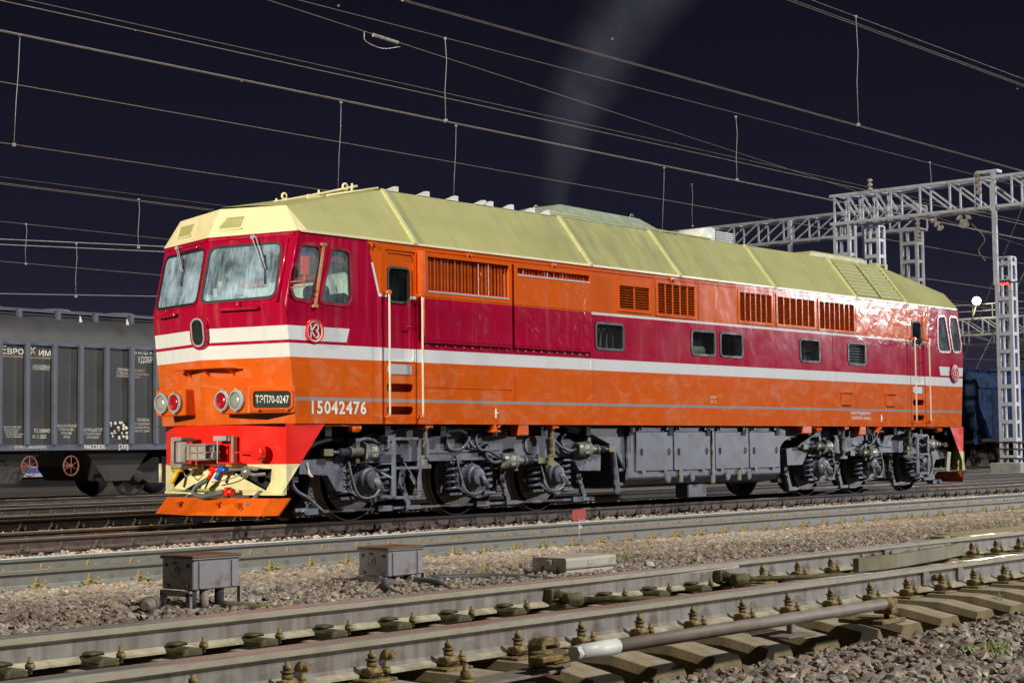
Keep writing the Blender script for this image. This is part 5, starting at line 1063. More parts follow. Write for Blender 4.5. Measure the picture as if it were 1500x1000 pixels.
# ------------------------------------------------------------------ hopper wagons
def hopper(x0, x1, yc, paint, label, words=False, post=None):
    W = thing('hopper_wagon', label, 'freight wagon', (0, yc, 0), 'hopper wagons on the far track')
    hw = 1.55; zs, zt = 1.25, 3.62
    m = MB()
    ends = [(x0, zt), (x0, 2.75), (x0+1.25, zs), (x1-1.25, zs), (x1, 2.75), (x1, zt)]
    for y in (-hw, hw): m.add([(x, y, z) for x, z in ends], [tuple(range(6))])
    for a, b in ((0, 1), (1, 2), (3, 4), (4, 5)): m.add([(ends[k][0], y, ends[k][1]) for k in (a, b) for y in (-hw, hw)], [(0, 1, 3, 2)])
    O('wagon_body', m, paint, W)
    m = MB(); m.smooth = True
    arc = [(-hw-.02, zt), (-hw+.06, 3.86), (-1.18, 4.14), (-.62, 4.35), (0, 4.43), (.62, 4.35), (1.18, 4.14), (hw-.06, 3.86), (hw+.02, zt)]
    m.grid([[(x, y, z) for y, z in arc] for x in (x0-.03, x1+.03)]); m.smooth = False
    for x in (x0-.03, x1+.03): m.add([(x, y, z) for y, z in arc], [tuple(range(len(arc)))])
    ro = O('wagon_roof', m, paint, W)
    m = MB(); m.box(x0, x1, -.55, .55, 4.40, 4.44)
    for x in np.arange(x0+.6, x1-.3, 1.9): m.lathe((x, -.0, 4.42), (0, 0, 1), [(0, .38), (.09, .38), (.12, .3), (.12, .02)], 14)
    for x in np.arange(x0+.3, x1-.2, 1.05): m.box(x-.05, x+.05, -1.0, -.9, 4.20, 4.42)
    m.box(x0, x1, -.98, -.9, 4.40, 4.425); O('roof_walkway', m, post, W)
    if words:
        m = MB(); [m.prism([(0, 0), (.10, 0), (.02, .2)], lambda a, b, d: (x+a, -1.1+b*.0+d, 4.12+b), 0, .03) for x in (-2.55, -1.2)]; O('roof_lug', m, 'print', W)
    m = MB(); m.box(x0+.1, x1-.1, -hw-.06, -hw+.06, 1.12, 1.25); m.box(x0+.1, x1-.1, hw-.06, hw+.06, 1.12, 1.25); m.box(x0, x1, -.35, .35, .75, 1.1); O('side_sill', m, post if words else 'undergear', W)
    m = MB(); m.box(-.045, .045, -hw-.13, -hw-.001, zs, zt-.02); me = m.mesh('side_post', [post], .008)
    for x in np.arange(x0+1.36, x1-1.2, .72): put('side_post', me, W, (x, 0, 0))
    m = MB(); m.box(x0+.02, x1-.02, -hw-.05, -hw-.001, zt-.09, zt+.005); O('top_rail', m, post, W)
    for sx, xe in ((1, x0), (-1, x1)):
        m = MB()
        for y in (-1.2, -.4, .4, 1.2): m.beam((xe+sx*1.2, y*.8, 1.25), (xe+sx*.15, y, 1.2), .08, .08)
        for y in (-1.3, 1.3): m.beam((xe+sx*.06, y, 1.2), (xe+sx*.02, y, 3.5), .09, .09); m.beam((xe+sx*1.15, y*.6, 1.2), (xe+sx*.03, y, 2.75), .07, .07)
        for z in np.arange(1.5, 3.5, .3): m.beam((xe-sx*.05, .3, z), (xe-sx*.05, .75, z), .025, .025)
        m.box(min(xe-sx*.25, xe+sx*.9), max(xe-sx*.25, xe+sx*.9), -1.4, 1.4, 1.0, 1.16); m.box(min(xe-sx*.55, xe), max(xe-sx*.55, xe), -.2, .2, .85, 1.15)
        O('end_frame', m, 'undergear' if words else paint, W)
    m = MB(); c = (x0+x1)/2
    for k in (-1.5, .0, 1.5):
        xx = c+k*2.05; m.prism([(xx-.95, 1.13), (xx-.35, .38), (xx+.35, .38), (xx+.95, 1.13)], lambda a, b, d: (a, d, b), -1.25, 1.25)
    O('discharge_chute', m, 'undergear', W)
    def wheel_at(x):
        for s in (-1, 1): m = MB(); m.smooth = True; m.lathe((x, s*.80, .475), (0, s, 0), [(-.08, .3), (-.06, .49), (-.03, .475), (.05, .470), (.052, .40), (.03, .36), (.03, .14), (.07, .12), (.07, .01)], 28); O('wheel', m, 'undergear', W)
    for bc in (x0+2.0, x1-1.38):
        for dx in (-.93, .93): wheel_at(bc+dx)
        m = MB()
        for s in (-1, 1):
            m.prism([(bc-1.2, .62), (bc-1.1, .42), (bc-.78, .42), (bc-.55, .30), (bc+.55, .30), (bc+.78, .42), (bc+1.1, .42), (bc+1.2, .62), (bc+.7, .80), (bc+.45, .93), (bc-.45, .93), (bc-.7, .80)], lambda a, b, d: (a, d, b), s*1.0-.06, s*1.0+.06)
            for dx in (-.93, .93): m.lathe((bc+dx, s*1.05, .475), (0, s, 0), [(0, .15), (.08, .14), (.10, .08), (.10, .01)], 12)
            for dx in (-.2, 0, .2): m.tube([(bc+dx+.06*math.cos(t), s*1.08+.06*math.sin(t), .36+.22*t/18.8) for t in np.linspace(0, 18.8, 22)], .018, 5)
        m.box(bc-.2, bc+.2, -1.1, 1.1, .6, .95); O('side_frame', m, 'undergear', W, .01)
    if words:
        for x in (-4.22, -3.11):
            m = MB(); y = -1.60; m.tube([(x+.205*math.cos(t), y, .76+.225*math.sin(t)) for t in np.linspace(0, 6.283, 25)[:-1]], .016, 6, closed=True)
            for t in (.5, 1.55, 2.6): m.tube([(x-.2*math.cos(t), y, .76-.2*math.sin(t)), (x+.2*math.cos(t), y, .76+.2*math.sin(t))], .010, 5)
            m.cyl((x, y-.02, .76), (x, y+.3, .76), .035, 8); O('hand_wheel', m, 'handwheel', W)
        yy = -1.556
        def tx(s, x, z, h, w, mat='print', b=.008): text('lettering', s, x, z, h, mat, W, y=yy, w=w, bold=b)
        tx('Е', -4.97, 3.31, .18, .14, 'printtan', .02); tx('ВРО', -4.80, 3.31, .12, .42, 'print', .02); tx('Х', -4.22, 3.305, .19, .19, 'printtan', .02); tx('ИМ', -3.98, 3.30, .12, .32, 'print', .02)
        tx('МИНЕРАЛЬНО-ХИМИ', -4.97, 3.235, .04, .58, 'printtan', 0); tx('ЧЕСКАЯ КОМПАНИЯ', -4.21, 3.225, .04, .58, 'printtan', 0)
        tx('АРЕНДОВАН', -4.13, 3.0, .08, .45, b=.004)
        m = MB(); m.box(-4.13, -3.68, yy, yy+.003, 2.975, 2.984); O('lettering', m, 'print', W)
        tx('МИНЕРА', -1.30, 3.43, .14, .52); tx('УДОБР', -1.20, 3.23, .14, .44)
        tx('СРОЧНЫЙ', -1.80, 3.0, .075, .34, b=.004); tx('СТ.СЕВЕРНЫЕ', -1.82, 2.93, .05, .36, b=0); tx('МОСКОВСКОЙ', -1.82, 2.86, .05, .36, b=0)
        tx('ВОЗВРАТ', -1.32, 3.0, .06, .32, 'printtan', 0); tx('МОСКОВСКОЙ Ж.Д.', -1.32, 2.92, .045, .46, 'printtan', 0); tx('226407', -1.32, 2.85, .045, .2, 'printtan', 0)
        for k, s in enumerate(('МИНЕРАЛЬНО-ХИМ', 'ЕВРО ХИМИЧЕСКАЯ', 'КОМПАНИЯ ЕВРОХИМ', 'ТЕЛЕФОН 74959', 'МОСКВА')): tx(s, -4.88+.02*k, 1.64-.055*k, .034, .46-.06*(k % 3), 'print', 0)
        tx('ТО 250МЮ', -4.09, 1.53, .085, .43, b=.004); tx('01.11.2022', -4.12, 1.40, .085, .36, b=.004)
        for k, s in enumerate(('ПЕРЕД РАЗГРУЗКОЙ', 'ОТКРЫТЬ ДВА', 'ЗАГРУЗОЧНЫХ', 'ЛЮКА')): tx(s, -3.48+.06*k, 1.66-.085*k, .055, .54-.12*k, 'print', 0)
        for k, s in enumerate(('ЗАПРЕЩАЕТСЯ', 'ОСТАВЛЯТЬ ЛЮКИ', 'ОТКРЫТЫМИ')): tx(s, -2.76+.05*k, 1.56-.085*k, .07 if k == 0 else .055, .54-.1*k, 'print', 0)
        for k, s in enumerate(('ПРИПИСАН', 'СТ.СЕВЕРНЫЕ', 'МОСКОВСКОЙ Ж.Д.', 'СОБСТВ. 226407')): tx(s, -1.32+(.1 if k == 0 else 0), 1.80-.085*k, .07 if k == 0 else .05, .36 if k == 0 else .48, 'print', 0)
        yy = -1.616
        tx('98622830', -2.77, 1.145, .105, .60); tx('[20]', -1.80, 1.145, .105, .27); tx('ШТУРВАЛЫ ЗАФИКСИРОВАТЬ', -4.62, 1.165, .06, .83, b=0)
        rs = random.Random(2)
        m = MB(); m.box(-2.0, -1.47, -1.554, -1.55, 1.40, 1.80); O('notice_board', m, 'dark', W)
        for k in range(24):
            cx, cz = -1.95+.105*(k % 5)+rs.uniform(-.03, .03), 1.42+.085*(k//5)+rs.uniform(-.03, .03); m = MB(); n = 6; a0 = rs.random()*6; r = rs.uniform(.03, .055)
            if rs.random() < .2: continue
            m.prism([(cx+r*rs.uniform(.6, 1.2)*math.cos(a0+q*6.283/n), cz+r*rs.uniform(.6, 1.2)*math.sin(a0+q*6.283/n)) for q in range(n)], lambda a, b, d: (a, d, b), -1.560, -1.555)
            O('torn_notice_patch', m, 'print', W)
    return W
hopper(-10.7, 1.45, 15.9, 'hopper', 'dark grey hopper wagon with white lettering and red hand wheels, left of the locomotive', True, 'hopperpost')
hopper(44.6, 56.8, 15.9, 'hopperblue', 'blue hopper wagon end showing past the rear of the locomotive', False, 'hopperblue')
hopper(57.9, 70.1, 15.9, 'hopper', 'grey hopper wagon behind the lattice mast at the right edge', False, 'hopperpost')
def coach():
    m = MB(); m.box(-9, 3.2, -1.5, 1.5, .40, 3.4)
    t = thing('parked_coach', 'pale coach with blue stripe seen under the grey hopper wagon', 'coach', (0, 23.5, 0)); O('coach_body', m, 'coach', t)
    m = MB(); m.box(-9, 3.2, -1.52, -1.501, .52, .66); O('coach_stripe', m, 'flagblue', t); m = MB(); m.box(-8.8, 3, -1.2, 1.2, 0.02, .399); O('coach_underframe', m, 'undergear', t)
coach()

# ------------------------------------------------------------------ things between the near tracks
def junction_box(x, y, z, lab):
    b = thing('relay_box', lab, 'relay box', (x, y, z), 'grey relay boxes on the gravel'); w, d, h = .43, .36, .225
    m = MB(); m.box(0, w, 0, d, .0, h); O('box_body', m, 'lilac', b, .008)
    m = MB(); m.box(-.012, w+.012, -.012, d+.012, h+.001, h+.022); O('lid', m, ['rustlid'], b, .005)
    m = MB(); m.box(-.014, w+.014, -.014, d+.014, h-.006, h+.0005); O('lid_rim', m, 'galv', b, .002)
    for xx in (.06, w-.07): m = MB(); m.box(xx-.010, xx+.010, -.010, -.001, .01, h-.02); O('strap', m, 'lilac', b, .003)
    m = MB(); m.lathe((-.001, d*.52, h*.60), (-1, 0, 0), [(0, .032), (.012, .032), (.014, .018), (.03, .018), (.03, .01)], 12); O('gland', m, 'galv', b)
    for yy, zz in ((.05, h-.05), (d*.55, h-.035), (d-.06, h-.05), (.06, .03), (d-.08, .03)): m = MB(); m.cyl((0, yy, zz), (-.02, yy, zz), .012, 6); O('bolt', m, 'fast', b)
    for yy in (.0, d-.06): m = MB(); m.box(-.03, -.003, yy, yy+.05, -.20, -.02); O('leg', m, 'lilac', b, .004)
    m = MB(); m.box(-.03, -.003, .0, d-.01, -.045, -.005); O('leg_rail', m, 'lilac', b, .004)
    m = MB(); m.box(w+.001, w+.02, -.005, .03, -.2, .01); O('leg', m, 'lilac', b)
    for xx, mm in ((.03, 'dark'), (.14, 'pipe'), (.28, 'dark')): m = MB(); m.cyl((xx, .05, -.22), (xx, .05, 0), .035, 10); O('cable_pipe', m, mm, b)
    return b
junction_box(-18.33, -9.45, .055, 'grey relay box with rusty lid, standing on legs at the left')
junction_box(-15.83, -8.92, -.03, 'grey relay box with reddish lid, with hoses beside it near the middle')
m = MB(); m.tube([(-18.66, -9.35, -.03), (-18.52, -9.25, -.03)], .05, 12); m.tube([(-18.70, -9.38, -.03), (-18.66, -9.35, -.03)], [.03, .055], 12); m.cyl((-18.60, -9.31, -.03), (-18.57, -9.29, -.03), .058, 12)
tag(O('cable_coupling', m, 'pipe'), 'short banded cable coupling lying by the legs of the left relay box', 'cable coupling')
m = MB(); m.tube(curve([(-18.1, -9.5, -.06), (-18.0, -9.75, -.08), (-17.9, -10.0, -.1)], 5), .035, 8); tag(O('hose', m, 'olive'), 'olive pipe stub running from the left relay box towards the rail', 'pipe', 'hoses by the relay boxes')
for pts, lab in (([(-15.85, -8.98, -.07), (-16.15, -9.2, -.05), (-16.45, -9.55, -.07), (-16.55, -9.8, -.1), (-16.55, -10.0, -.12)], 'grey hose arching from the middle relay box to the rail'),
                 ([(-15.62, -9.05, -.07), (-15.8, -9.45, -.06), (-16.05, -9.85, -.09), (-16.2, -10.1, -.1)], 'straight grey hose below the middle relay box'),
                 ([(-15.38, -9.0, -.07), (-15.0, -9.25, -.07), (-14.8, -9.6, -.08), (-14.75, -9.95, -.1)], 'grey hose leading right from the middle relay box to the machine')):
    m = MB(); m.tube(curve(pts, 6), .032, 10); tag(O('hose', m, 'hose'), lab, 'hose', 'hoses by the relay boxes')
def machine():
    b = thing('point_machine', 'low pale grey point machine with overhanging lid beside the near rail', 'point machine', (-14.28, -9.62, -.10)); w, d = .72, .40
    m = MB(); m.prism(rr(0, d, .055, .165, .025, 3), lambda a, q, e: (e, a, q), -.012, w); O('machine_lid', m, 'machine', b, .004)
    m = MB(); m.prism([(0, -.02), (w-.03, -.0), (w-.03, .052), (0, .052)], lambda a, q, e: (a, e, q), .012, d-.012); O('machine_body', m, 'machine', b, .006)
    for yy in (.10, .27): m = MB(); m.tube(curve([(-.012, yy, .085), (-.03, yy, .06), (-.022, yy, .03), (-.03, yy, .0)], 4), .010, 6); m.box(-.02, 0, yy-.015, yy+.015, .0, .02); O('latch', m, 'fast', b)
    m = MB(); m.box(-.035, -.011, .16, .22, .09, .145); O('lock_cover', m, 'machine', b, .008)
    m = MB(); m.box(.30, .42, -.004, .0, .095, .135); O('maker_plate', m, 'machine', b)
    m = MB(); m.box(.02, .40, -.04, .02, -.045, -.002); m.box(.0, w, .1, .3, -.08, -.02); O('machine_foot', m, 'wood', b, .006)
machine()
t = thing('marker_tag', 'small red marker plate on a thin rod standing in the gravel', 'marker', (-11.75, -7.75, -.13))
m = MB(); m.tube([(0, 0, 0), (-.02, 0, .42)], .0055, 6); O('rod', m, 'galv', t); m = MB(); m.prism(rr(-.085, .065, .40, .515, .015, 2), lambda a, b, d: (a*.85+.0*b, d-a*.5, b+a*.12), -.004, .004); O('plate', m, 'tag', t)
m = MB(); m.box(-.015, .02, -.01, .01, .31, .34); O('knot', m, 'print', t)
def long_pipe():
    p = thing('drive_pipe', 'long rusty pipe with a white collar along the near sleeper ends', 'pipe', (0, -13.94, .05))
    m = MB(); m.tube([(-19.2, 0, 0), (-16.42, 0, 0)], .036, 16); O('pipe_body', m, 'pipe', p)
    m = MB(); m.tube([(-19.55, 0, -.005), (-19.51, 0, -.005)], .040, 6); m.tube([(-19.51, 0, -.005), (-19.21, 0, 0)], .041, 16); O('collar', m, 'white', p)
    m = MB(); m.tube([(-16.45, 0, 0), (-16.38, 0, 0)], .042, 12); m.box(-16.40, -16.32, -.03, .10, -.07, .03); m.tube([(-16.32, .05, -.10), (-16.32, .05, .02)], .022, 8); m.box(-16.5, -16.2, -.02, .3, -.13, -.10); O('joint', m, 'fast', p, .006)
    for x in (-17.55,): m = MB(); m.box(x-.18, x+.12, -.10, .16, -.098, -.085); m.box(x-.02, x+.02, -.02, .02, -.084, -.03); O('support_bracket', m, 'pipe', p, .005)
    m = MB(); m.prism([(-.07, -.16), (-.07, .0), (-.04, .035), (.05, .035), (.08, .0), (.08, -.16), (.05, -.16), (.045, -.01), (-.035, -.005), (-.04, -.16)], lambda a, b, d: (-19.36+a, d, b), .30, .40)
    m.box(-19.62, -19.30, .16, .21, -.075, -.05); m.box(-19.55, -19.35, .19, .28, -.04, -.015); m.box(-19.66, -19.5, .10, .2, -.05, -.02)
    O('yoke', m, 'fast', p, .006)
    m = MB(); m.prism([(-20.35, .30), (-20.2, .14), (-19.5, .18), (-19.2, .30), (-19.2, .42), (-19.6, .36)], lambda a, b, d: (a, b, d), -.125, -.108); O('strap_plate', m, 'pipe', p, .004)
    m = MB(); m.tube([(-20.05, .26, -.11), (-20.05, .26, -.02)], .014, 6); m.tube([(-20.05, .26, -.108), (-20.05, .26, -.094)], .042, 10); m.tube([(-20.05, .26, -.09), (-20.05, .26, -.055)], .026, 6); O('bolt', m, 'fast', p)
long_pipe()
def crossing():
    t = thing('timber_crossing', 'low plank crossing beside the near track at the right', 'plank crossing', (0, 0, 0)); rs = random.Random(4)
    for k in range(6):
        y = -9.75-.20*k; x0 = -7.95+rs.uniform(-.05, .05)+(.55 if k == 0 else .0)+max(0, k-2)*.28; m = MB(); m.box(x0, 3.5+rs.uniform(-.3, .2), y-.185, y, -.11, -.02+rs.uniform(-.006, .006)); O('plank', m, 'wood', t, .008)
crossing()
for x, y, mt, lab in ((-13.15, -9.7, 'print', 'pale loose stone lying on the gravel near the rail'), (-19.05, -14.75, 'drygrass', 'pale yellow stone in the near gravel')):
    m = MB(); rs = random.Random(int(-x*10)); bm = bmesh.new(); bmesh.ops.create_icosphere(bm, subdivisions=2, radius=.055)
    for v in bm.verts: v.co *= rs.uniform(.85, 1.12); v.co.z *= .75
    me = bpy.data.meshes.new('loose_stone'); bm.to_mesh(me); bm.free(); me.materials.append(MAT[mt]); tag(put('loose_stone', me, None, (x, y, float(ground_z(y))+.04)), lab, 'stone')

# ------------------------------------------------------------------ gantries, masts, lamps
def lattice_beam(name, x, y0, y1, z0, z1, dep, n, mat, parent, step=None, br=.09):
    chords = MB(); web = MB()
    def flush():
        O('brace', web, mat, parent); web.v = []; web.f = []; web.mi = []; web.sm = []
    for xx in (x, x+dep):
        for z in (z0, z1): chords = MB(); chords.beam((xx, y0, z), (xx, y1, z), br, br*1.1); O('chord', chords, mat, parent, .006)
    ys = step if step is not None else list(np.linspace(y0, y1, n+1))
    for xx in (x, x+dep):
        for k, y in enumerate(ys):
            web.beam((xx, y, z0+.05), (xx, y, z1-.05), br*.6, br*.6, up=(1, 0, 0)); flush()
            if k: web.beam((xx, ys[k-1], z1-.05), (xx, y, z0+.05), br*.65, br*.5, up=(1, 0, 0)); flush()
    for z in (z0, z1):
        for k, y in enumerate(ys):
            web.beam((x+.05, y, z), (x+dep-.05, y, z), br*.5, br*.5); flush()
            if k: web.beam((x+.05, ys[k-1], z), (x+dep-.05, y, z), br*.4, br*.4); flush()
def lattice_mast(parent, x, y, z0, z1, w, step, mat, t=.09):
    m = MB()
    for a in (-w, w):
        for b in (-w*.7, w*.7): m = MB(); m.box(x+b-t/2, x+b+t/2, y+a-t/2, y+a+t/2, z0, z1); O('mast_leg', m, mat, parent, .006)
    z = z0+.3; m = MB(); bt = MB(); bt.box(-t*.45, t*.45, -w+t/2+.001, w-t/2-.001, 0, t*1.1); ba = bt.mesh('mast_batten', [mat]); bt = MB(); bt.box(-w*.7+t/2+.001, w*.7-t/2-.001, -t*.4, t*.4, 0, t); bb = bt.mesh('mast_batten', [mat])
    while z < z1:
        for b in (-w*.7, w*.7): put('mast_batten', ba, parent, (x+b, y, z))
        for a in (-w, w): put('mast_batten', bb, parent, (x, y+a, z))
        z += step
    m.box(x-w*.7-.05, x+w*.7+.05, y-w-.05, y+w+.05, z1, z1+.05); O('mast_cap', m, mat, parent)
def insulator(mb, p, q, n=6, r=.09):
    p, q = Vector(p), Vector(q); d = q-p; prof = []
    for k in range(n):
        t = d.length*k/n; h = d.length/n; prof += [(t, .03), (t+h*.25, r), (t+h*.6, r*.9), (t+h*.8, .03)]
    mb.lathe(p, d, prof, 10)
def gantry_near():
    g = thing('catenary_gantry', 'near galvanised lattice gantry reaching over the tracks at upper right', 'gantry', (0, 0, 0), 'lattice gantries over the tracks')
    st = [13.06, 12.45, 11.85, 11.25, 10.68]+list(np.arange(9.5, -28, -1.18))
    lattice_beam('beam', 30, 13.25, -28, 9.42, 10.48, .85, 0, 'galvb', g, st, .10)
    lattice_mast(g, 30.2, 12.75, -.2, 9.35, .30, .62, 'galvb', .12); lattice_mast(g, 31.6, 12.3, -.2, 9.35, .30, .62, 'galvb', .12)
    m = MB(); m.box(29.85, 29.99, 6.52, 6.68, 6.60, 10.72); O('hanger_post', m, 'galvb', g, .01)
    m = MB(); m.box(29.8, 30.2, 6.4, 7.1, 10.62, 10.72); m.cyl((29.9, 7.3, 9.4), (29.9, 7.3, 10.6), .03, 6); O('bracket', m, 'galvb', g)
    for a, b, n, r in [((y, 9.2), (y-.38*(1 if y > 7.8 else -1), 8.75), 3, .13) for y in (9.0, 8.0, 7.55)]+[((9.6, 9.3), (9.6, 8.4), 6, .10), ((11.5, 10.5), (11.5, 11.0), 3, .10), ((7.2, 9.9), (7.2, 10.8), 4, .12)]:
        m = MB(); insulator(m, (29.95, *a), (29.95, *b), n, r); O('insulator', m, 'insul', g)
    m = MB(); m.tube(curve([(29.95, 7.5, 8.9), (29.95, 7.0, 8.3), (29.95, 7.25, 7.9), (29.95, 7.0, 7.5)], 5), .02, 5); [m.cyl((29.95, y, 9.30), (29.95, y-1.0, 9.28), .035, 6) for y in (9.9, 8.7, 8.0)]; O('jumper', m, 'wire', g)
gantry_near()
def gantry_far():
    g = thing('catenary_gantry', 'farther lattice gantry seen just above the locomotive roof', 'gantry', (0, 0, 0), 'lattice gantries over the tracks')
    lattice_beam('beam', 45, 17.3, 40.5, 11.05, 12.15, .9, 16, 'galvb', g, None, .11)
    lattice_mast(g, 45.3, 17.8, -.2, 10.95, .38, .85, 'galvb', .14); lattice_mast(g, 45.3, 40, -.2, 10.95, .38, .85, 'galvb', .14)
    for yy in (24.4, 29.0): m = MB(); m.box(45.4, 45.58, yy, yy+.18, 9.5, 12.1); O('hanger_post', m, 'galvb', g)
gantry_far()
def mast_right():
    g = thing('lattice_mast', 'tall galvanised lattice mast on a concrete foot at the right edge', 'mast', (33.9, 8.05, 0))
    lattice_mast(g, 0, 0, .15, 8.0, .27, .66, 'galvb', .13)
    m = MB(); m.box(-.55, .55, -.6, .6, -.3, .32); O('footing', m, 'concrete', g, .03)
    m = MB(); [m.box(-.32, .32, -.4, .4, z, z+.05) for z in (.45, .8, 1.05)]; O('clamp_band', m, 'undergear', g)
    s = thing('signal_lamp', 'small red signal lamp lit on the lattice mast', 'signal', (33.6, 7.95, 7.0)); m = MB(); [m.lathe((-.05, y, 0), (-1, 0, 0), [(0, .05), (.04, .045), (.05, .01)], 8) for y in (-.12, .0, .12)]; O('lens', m, 'redlit', s); m = MB(); m.box(-.04, .05, -.2, .2, -.02, .14); m.beam((0, -.2, .05), (0, -1.6, .06), .05, .05); O('housing', m, 'undergear', s)
    g2 = thing('lattice_mast', 'dimmer lattice mast farther off at the right edge', 'mast', (56, 18.2, 0)); lattice_mast(g2, 0, 0, -.2, 9.6, .3, .7, 'galvb', .12)
mast_right()
def lamp_gantry():
    g = thing('floodlight_gantry', 'distant low lattice gantry carrying the lit floodlight', 'gantry', (0, 0, 0))
    lattice_beam('beam', 80, 38, 22, 8.35, 9.45, .9, 11, 'galvb', g, None, .10)
    m = MB()
    for y in np.arange(37, 22, -1.4): m.beam((80, y, 9.4), (80, y, 10.4), .04, .04, up=(1, 0, 0))
    m.beam((80, 38, 10.4), (80, 22, 10.4), .05, .05); m.beam((80, 38, 9.95), (80, 22, 9.95), .04, .04); O('handrail', m, 'galvb', g)
    for y in (37.6, 22.6): lattice_mast(g, 80.4, y, -.2, 8.3, .3, .8, 'galvb', .12)
    f = thing('floodlight', 'lit floodlight glaring yellow on the distant gantry', 'floodlight', (79.6, 30.9, 10.6))
    m = MB(); m.lathe((0, 0, 0), (-.9, -.35, -.1), [(0, .12), (.25, .30), (.27, .30), (.26, .27)], 16); O('lamp_case', m, 'galvb', f)
    m = MB(); m.lathe((-.25, -.097, -.028), (-.9, -.35, -.1), [(0, .20), (.03, .16), (.05, .02)], 16); O('lamp_glass', m, 'flood', f)
    m = MB(); m.tube([(0, .05, -.2), (.1, .3, -.9), (.2, .5, -1.2)], .05, 6); O('lamp_arm', m, 'handrail', f)
    l = bpy.data.lights.new('floodlight_beam', 'SPOT'); l.energy = 9000; l.spot_size = RAD(95); l.spot_blend = .7; l.color = (1, .93, .62); l.shadow_soft_size = .3
    o = bpy.data.objects.new('floodlight_beam', l); COL.objects.link(o); o.location = (79.2, 30.75, 10.55); o.rotation_euler = Vector((.9, .45, .35)).to_track_quat('Z', 'Y').to_euler()
    l = bpy.data.lights.new('floodlight_spill', 'POINT'); l.energy = 160; l.color = (1, .93, .55); l.shadow_soft_size = .25
    o = bpy.data.objects.new('floodlight_spill', l); COL.objects.link(o); o.location = (78.8, 30.6, 10.6)
lamp_gantry()
def far_clutter():
    for x, y0, y1, z, lab in ((120, 75, 22, 10.2, 'dim far gantry low over the wagons, behind the floodlight gantry'),):
        g = thing('catenary_gantry', lab, 'gantry', (0, 0, 0), 'lattice gantries over the tracks'); lattice_beam('beam', x, y0, y1, z, z+1.2, 1, 18, 'galvb', g, None, .12)
        for y in (y0, y1): lattice_mast(g, x+.5, y, -.2, z, .4, 1.1, 'galvb', .15)
far_clutter()
def yard_mast(lab, x, y, z, aim):
    g = thing('floodlight_mast', lab, 'floodlight mast', (x, y, 0), 'yard floodlight masts'); m = MB(); m.tube([(0, 0, -.4), (0, 0, z-.6)], [.25, .12], 12); O('mast_pole', m, 'galv', g)
    d = (Vector(aim)-Vector((x, y, z))).normalized(); m = MB(); m.beam((d.y*1.6, -d.x*1.6, z-.6), (-d.y*1.6, d.x*1.6, z-.6), .15, .2); O('cross_arm', m, 'galv', g)
    for k in (-1.2, -.5, .5, 1.2): m = MB(); m.lathe((k*-d.y, k*d.x, z), d, [(-.9, .1), (-.6, .35), (-.55, .35), (-.55, .02)], 12); O('lamp_head', m, 'galv', g)
yard_mast('tall yard floodlight mast away to the right, out of the picture', *LAMP_R, (2, 0, 1)); yard_mast('tall yard floodlight mast away to the left, out of the picture', *LAMP_L, (-6, 7, 2))
def far_building():
    t = thing('lit_building', 'far pale building with lit windows behind the masts at the right edge', 'building', (112, 40, 0)); m = MB(); m.box(0, 12, -12, 3, -.3, 9.2); O('wall', m, 'concrete', t); m = MB(); m.box(-.3, 12.3, -12.3, 3.3, 9.2, 9.6); O('roof', m, 'galv', t)
    for k in range(5):
        for z in (1.5, 4.2, 6.9): m = MB(); m.box(-.05, -.01, -11+2.7*k, -9.6+2.7*k, z, z+1.5); O('window', m, 'window_lit' if (k+int(z)) % 3 == 0 else 'dark', t)
far_building()

# ------------------------------------------------------------------ overhead wires
def line(name, label, wires, droppers=(), x0=-45, x1=60, cat='overhead wire', sag=0, group='overhead wires along the tracks'):
    t = thing(name, label, cat, (0, 0, 0), group)
    for (part, y, z, r, mat, dbl) in wires:
        for dy in ((-dbl/2, dbl/2) if dbl else (0,)):
            m = MB(); m.tube([(x, y+dy, z+sag*((x-8)/50)**2*(part == 'messenger_wire')) for x in np.linspace(x0, x1, 12)], r*.8, 5); O(part, m, mat, t)
    for x, y0, z0, y1, z1 in droppers:
        m = MB(); m.tube([(x, y0, z0), (x+.01, (y0+y1)/2-.02, (z0+z1)/2+.3), (x-.015, (y0+y1)/2, (z0+z1)/2-.2), (x, y1, z1)], .0055, 5)
        m.box(x-.022, x+.022, y1-.022, y1+.022, z1-.03, z1+.022); m.box(x-.02, x+.02, y0-.015, y0+.015, z0-.02, z0+.02); O('dropper', m, 'wirepale', t)
cw, mw = 'contact_wire', 'messenger_wire'
line('overhead_line', 'overhead line above the locomotive, double contact wire hung from a messenger', [(cw, 0, 6.55, .007, 'wire', .05), (mw, 0, 7.98, .008, 'wire', 0)], [(-5.53, 0, 7.97, 0, 6.57), (3.33, 0, 7.9, 0, 6.58), (12, 0, 8, 0, 6.57)])
line('overhead_line', 'overhead line just behind the locomotive with long pale droppers', [(cw, 5.3, 6.2, .007, 'wire', .04), (mw, 5.1, 8.03, .009, 'wirepale', 0)], [(-10.42, 5.15, 8.03, 5.3, 6.2), (-3.04, 5.2, 8.0, 5.3, 6.22), (.35, 5.2, 8.0, 5.3, 6.25), (8, 5.2, 8.0, 5.3, 6.25)])
line('overhead_line', 'overhead line over the second track behind, one reddish messenger', [(cw, 10.6, 6.5, .008, 'wire', 0), (mw, 8.4, 8.0, .012, 'wire', 0)], [(-3.96, 10.6, 6.52, 10.6, 5.48), (17.0, 10.6, 9.2, 10.6, 7.9)])
line('overhead_line', 'low overhead line over the wagon track at the left', [(cw, 15.9, 5.6, .009, 'wire', 0), (mw, 15.9, 6.55, .008, 'wire', 0)], [(-3.32, 15.9, 6.55, 15.9, 5.6), (-1.9, 15.9, 6.2, 15.9, 4.9)])
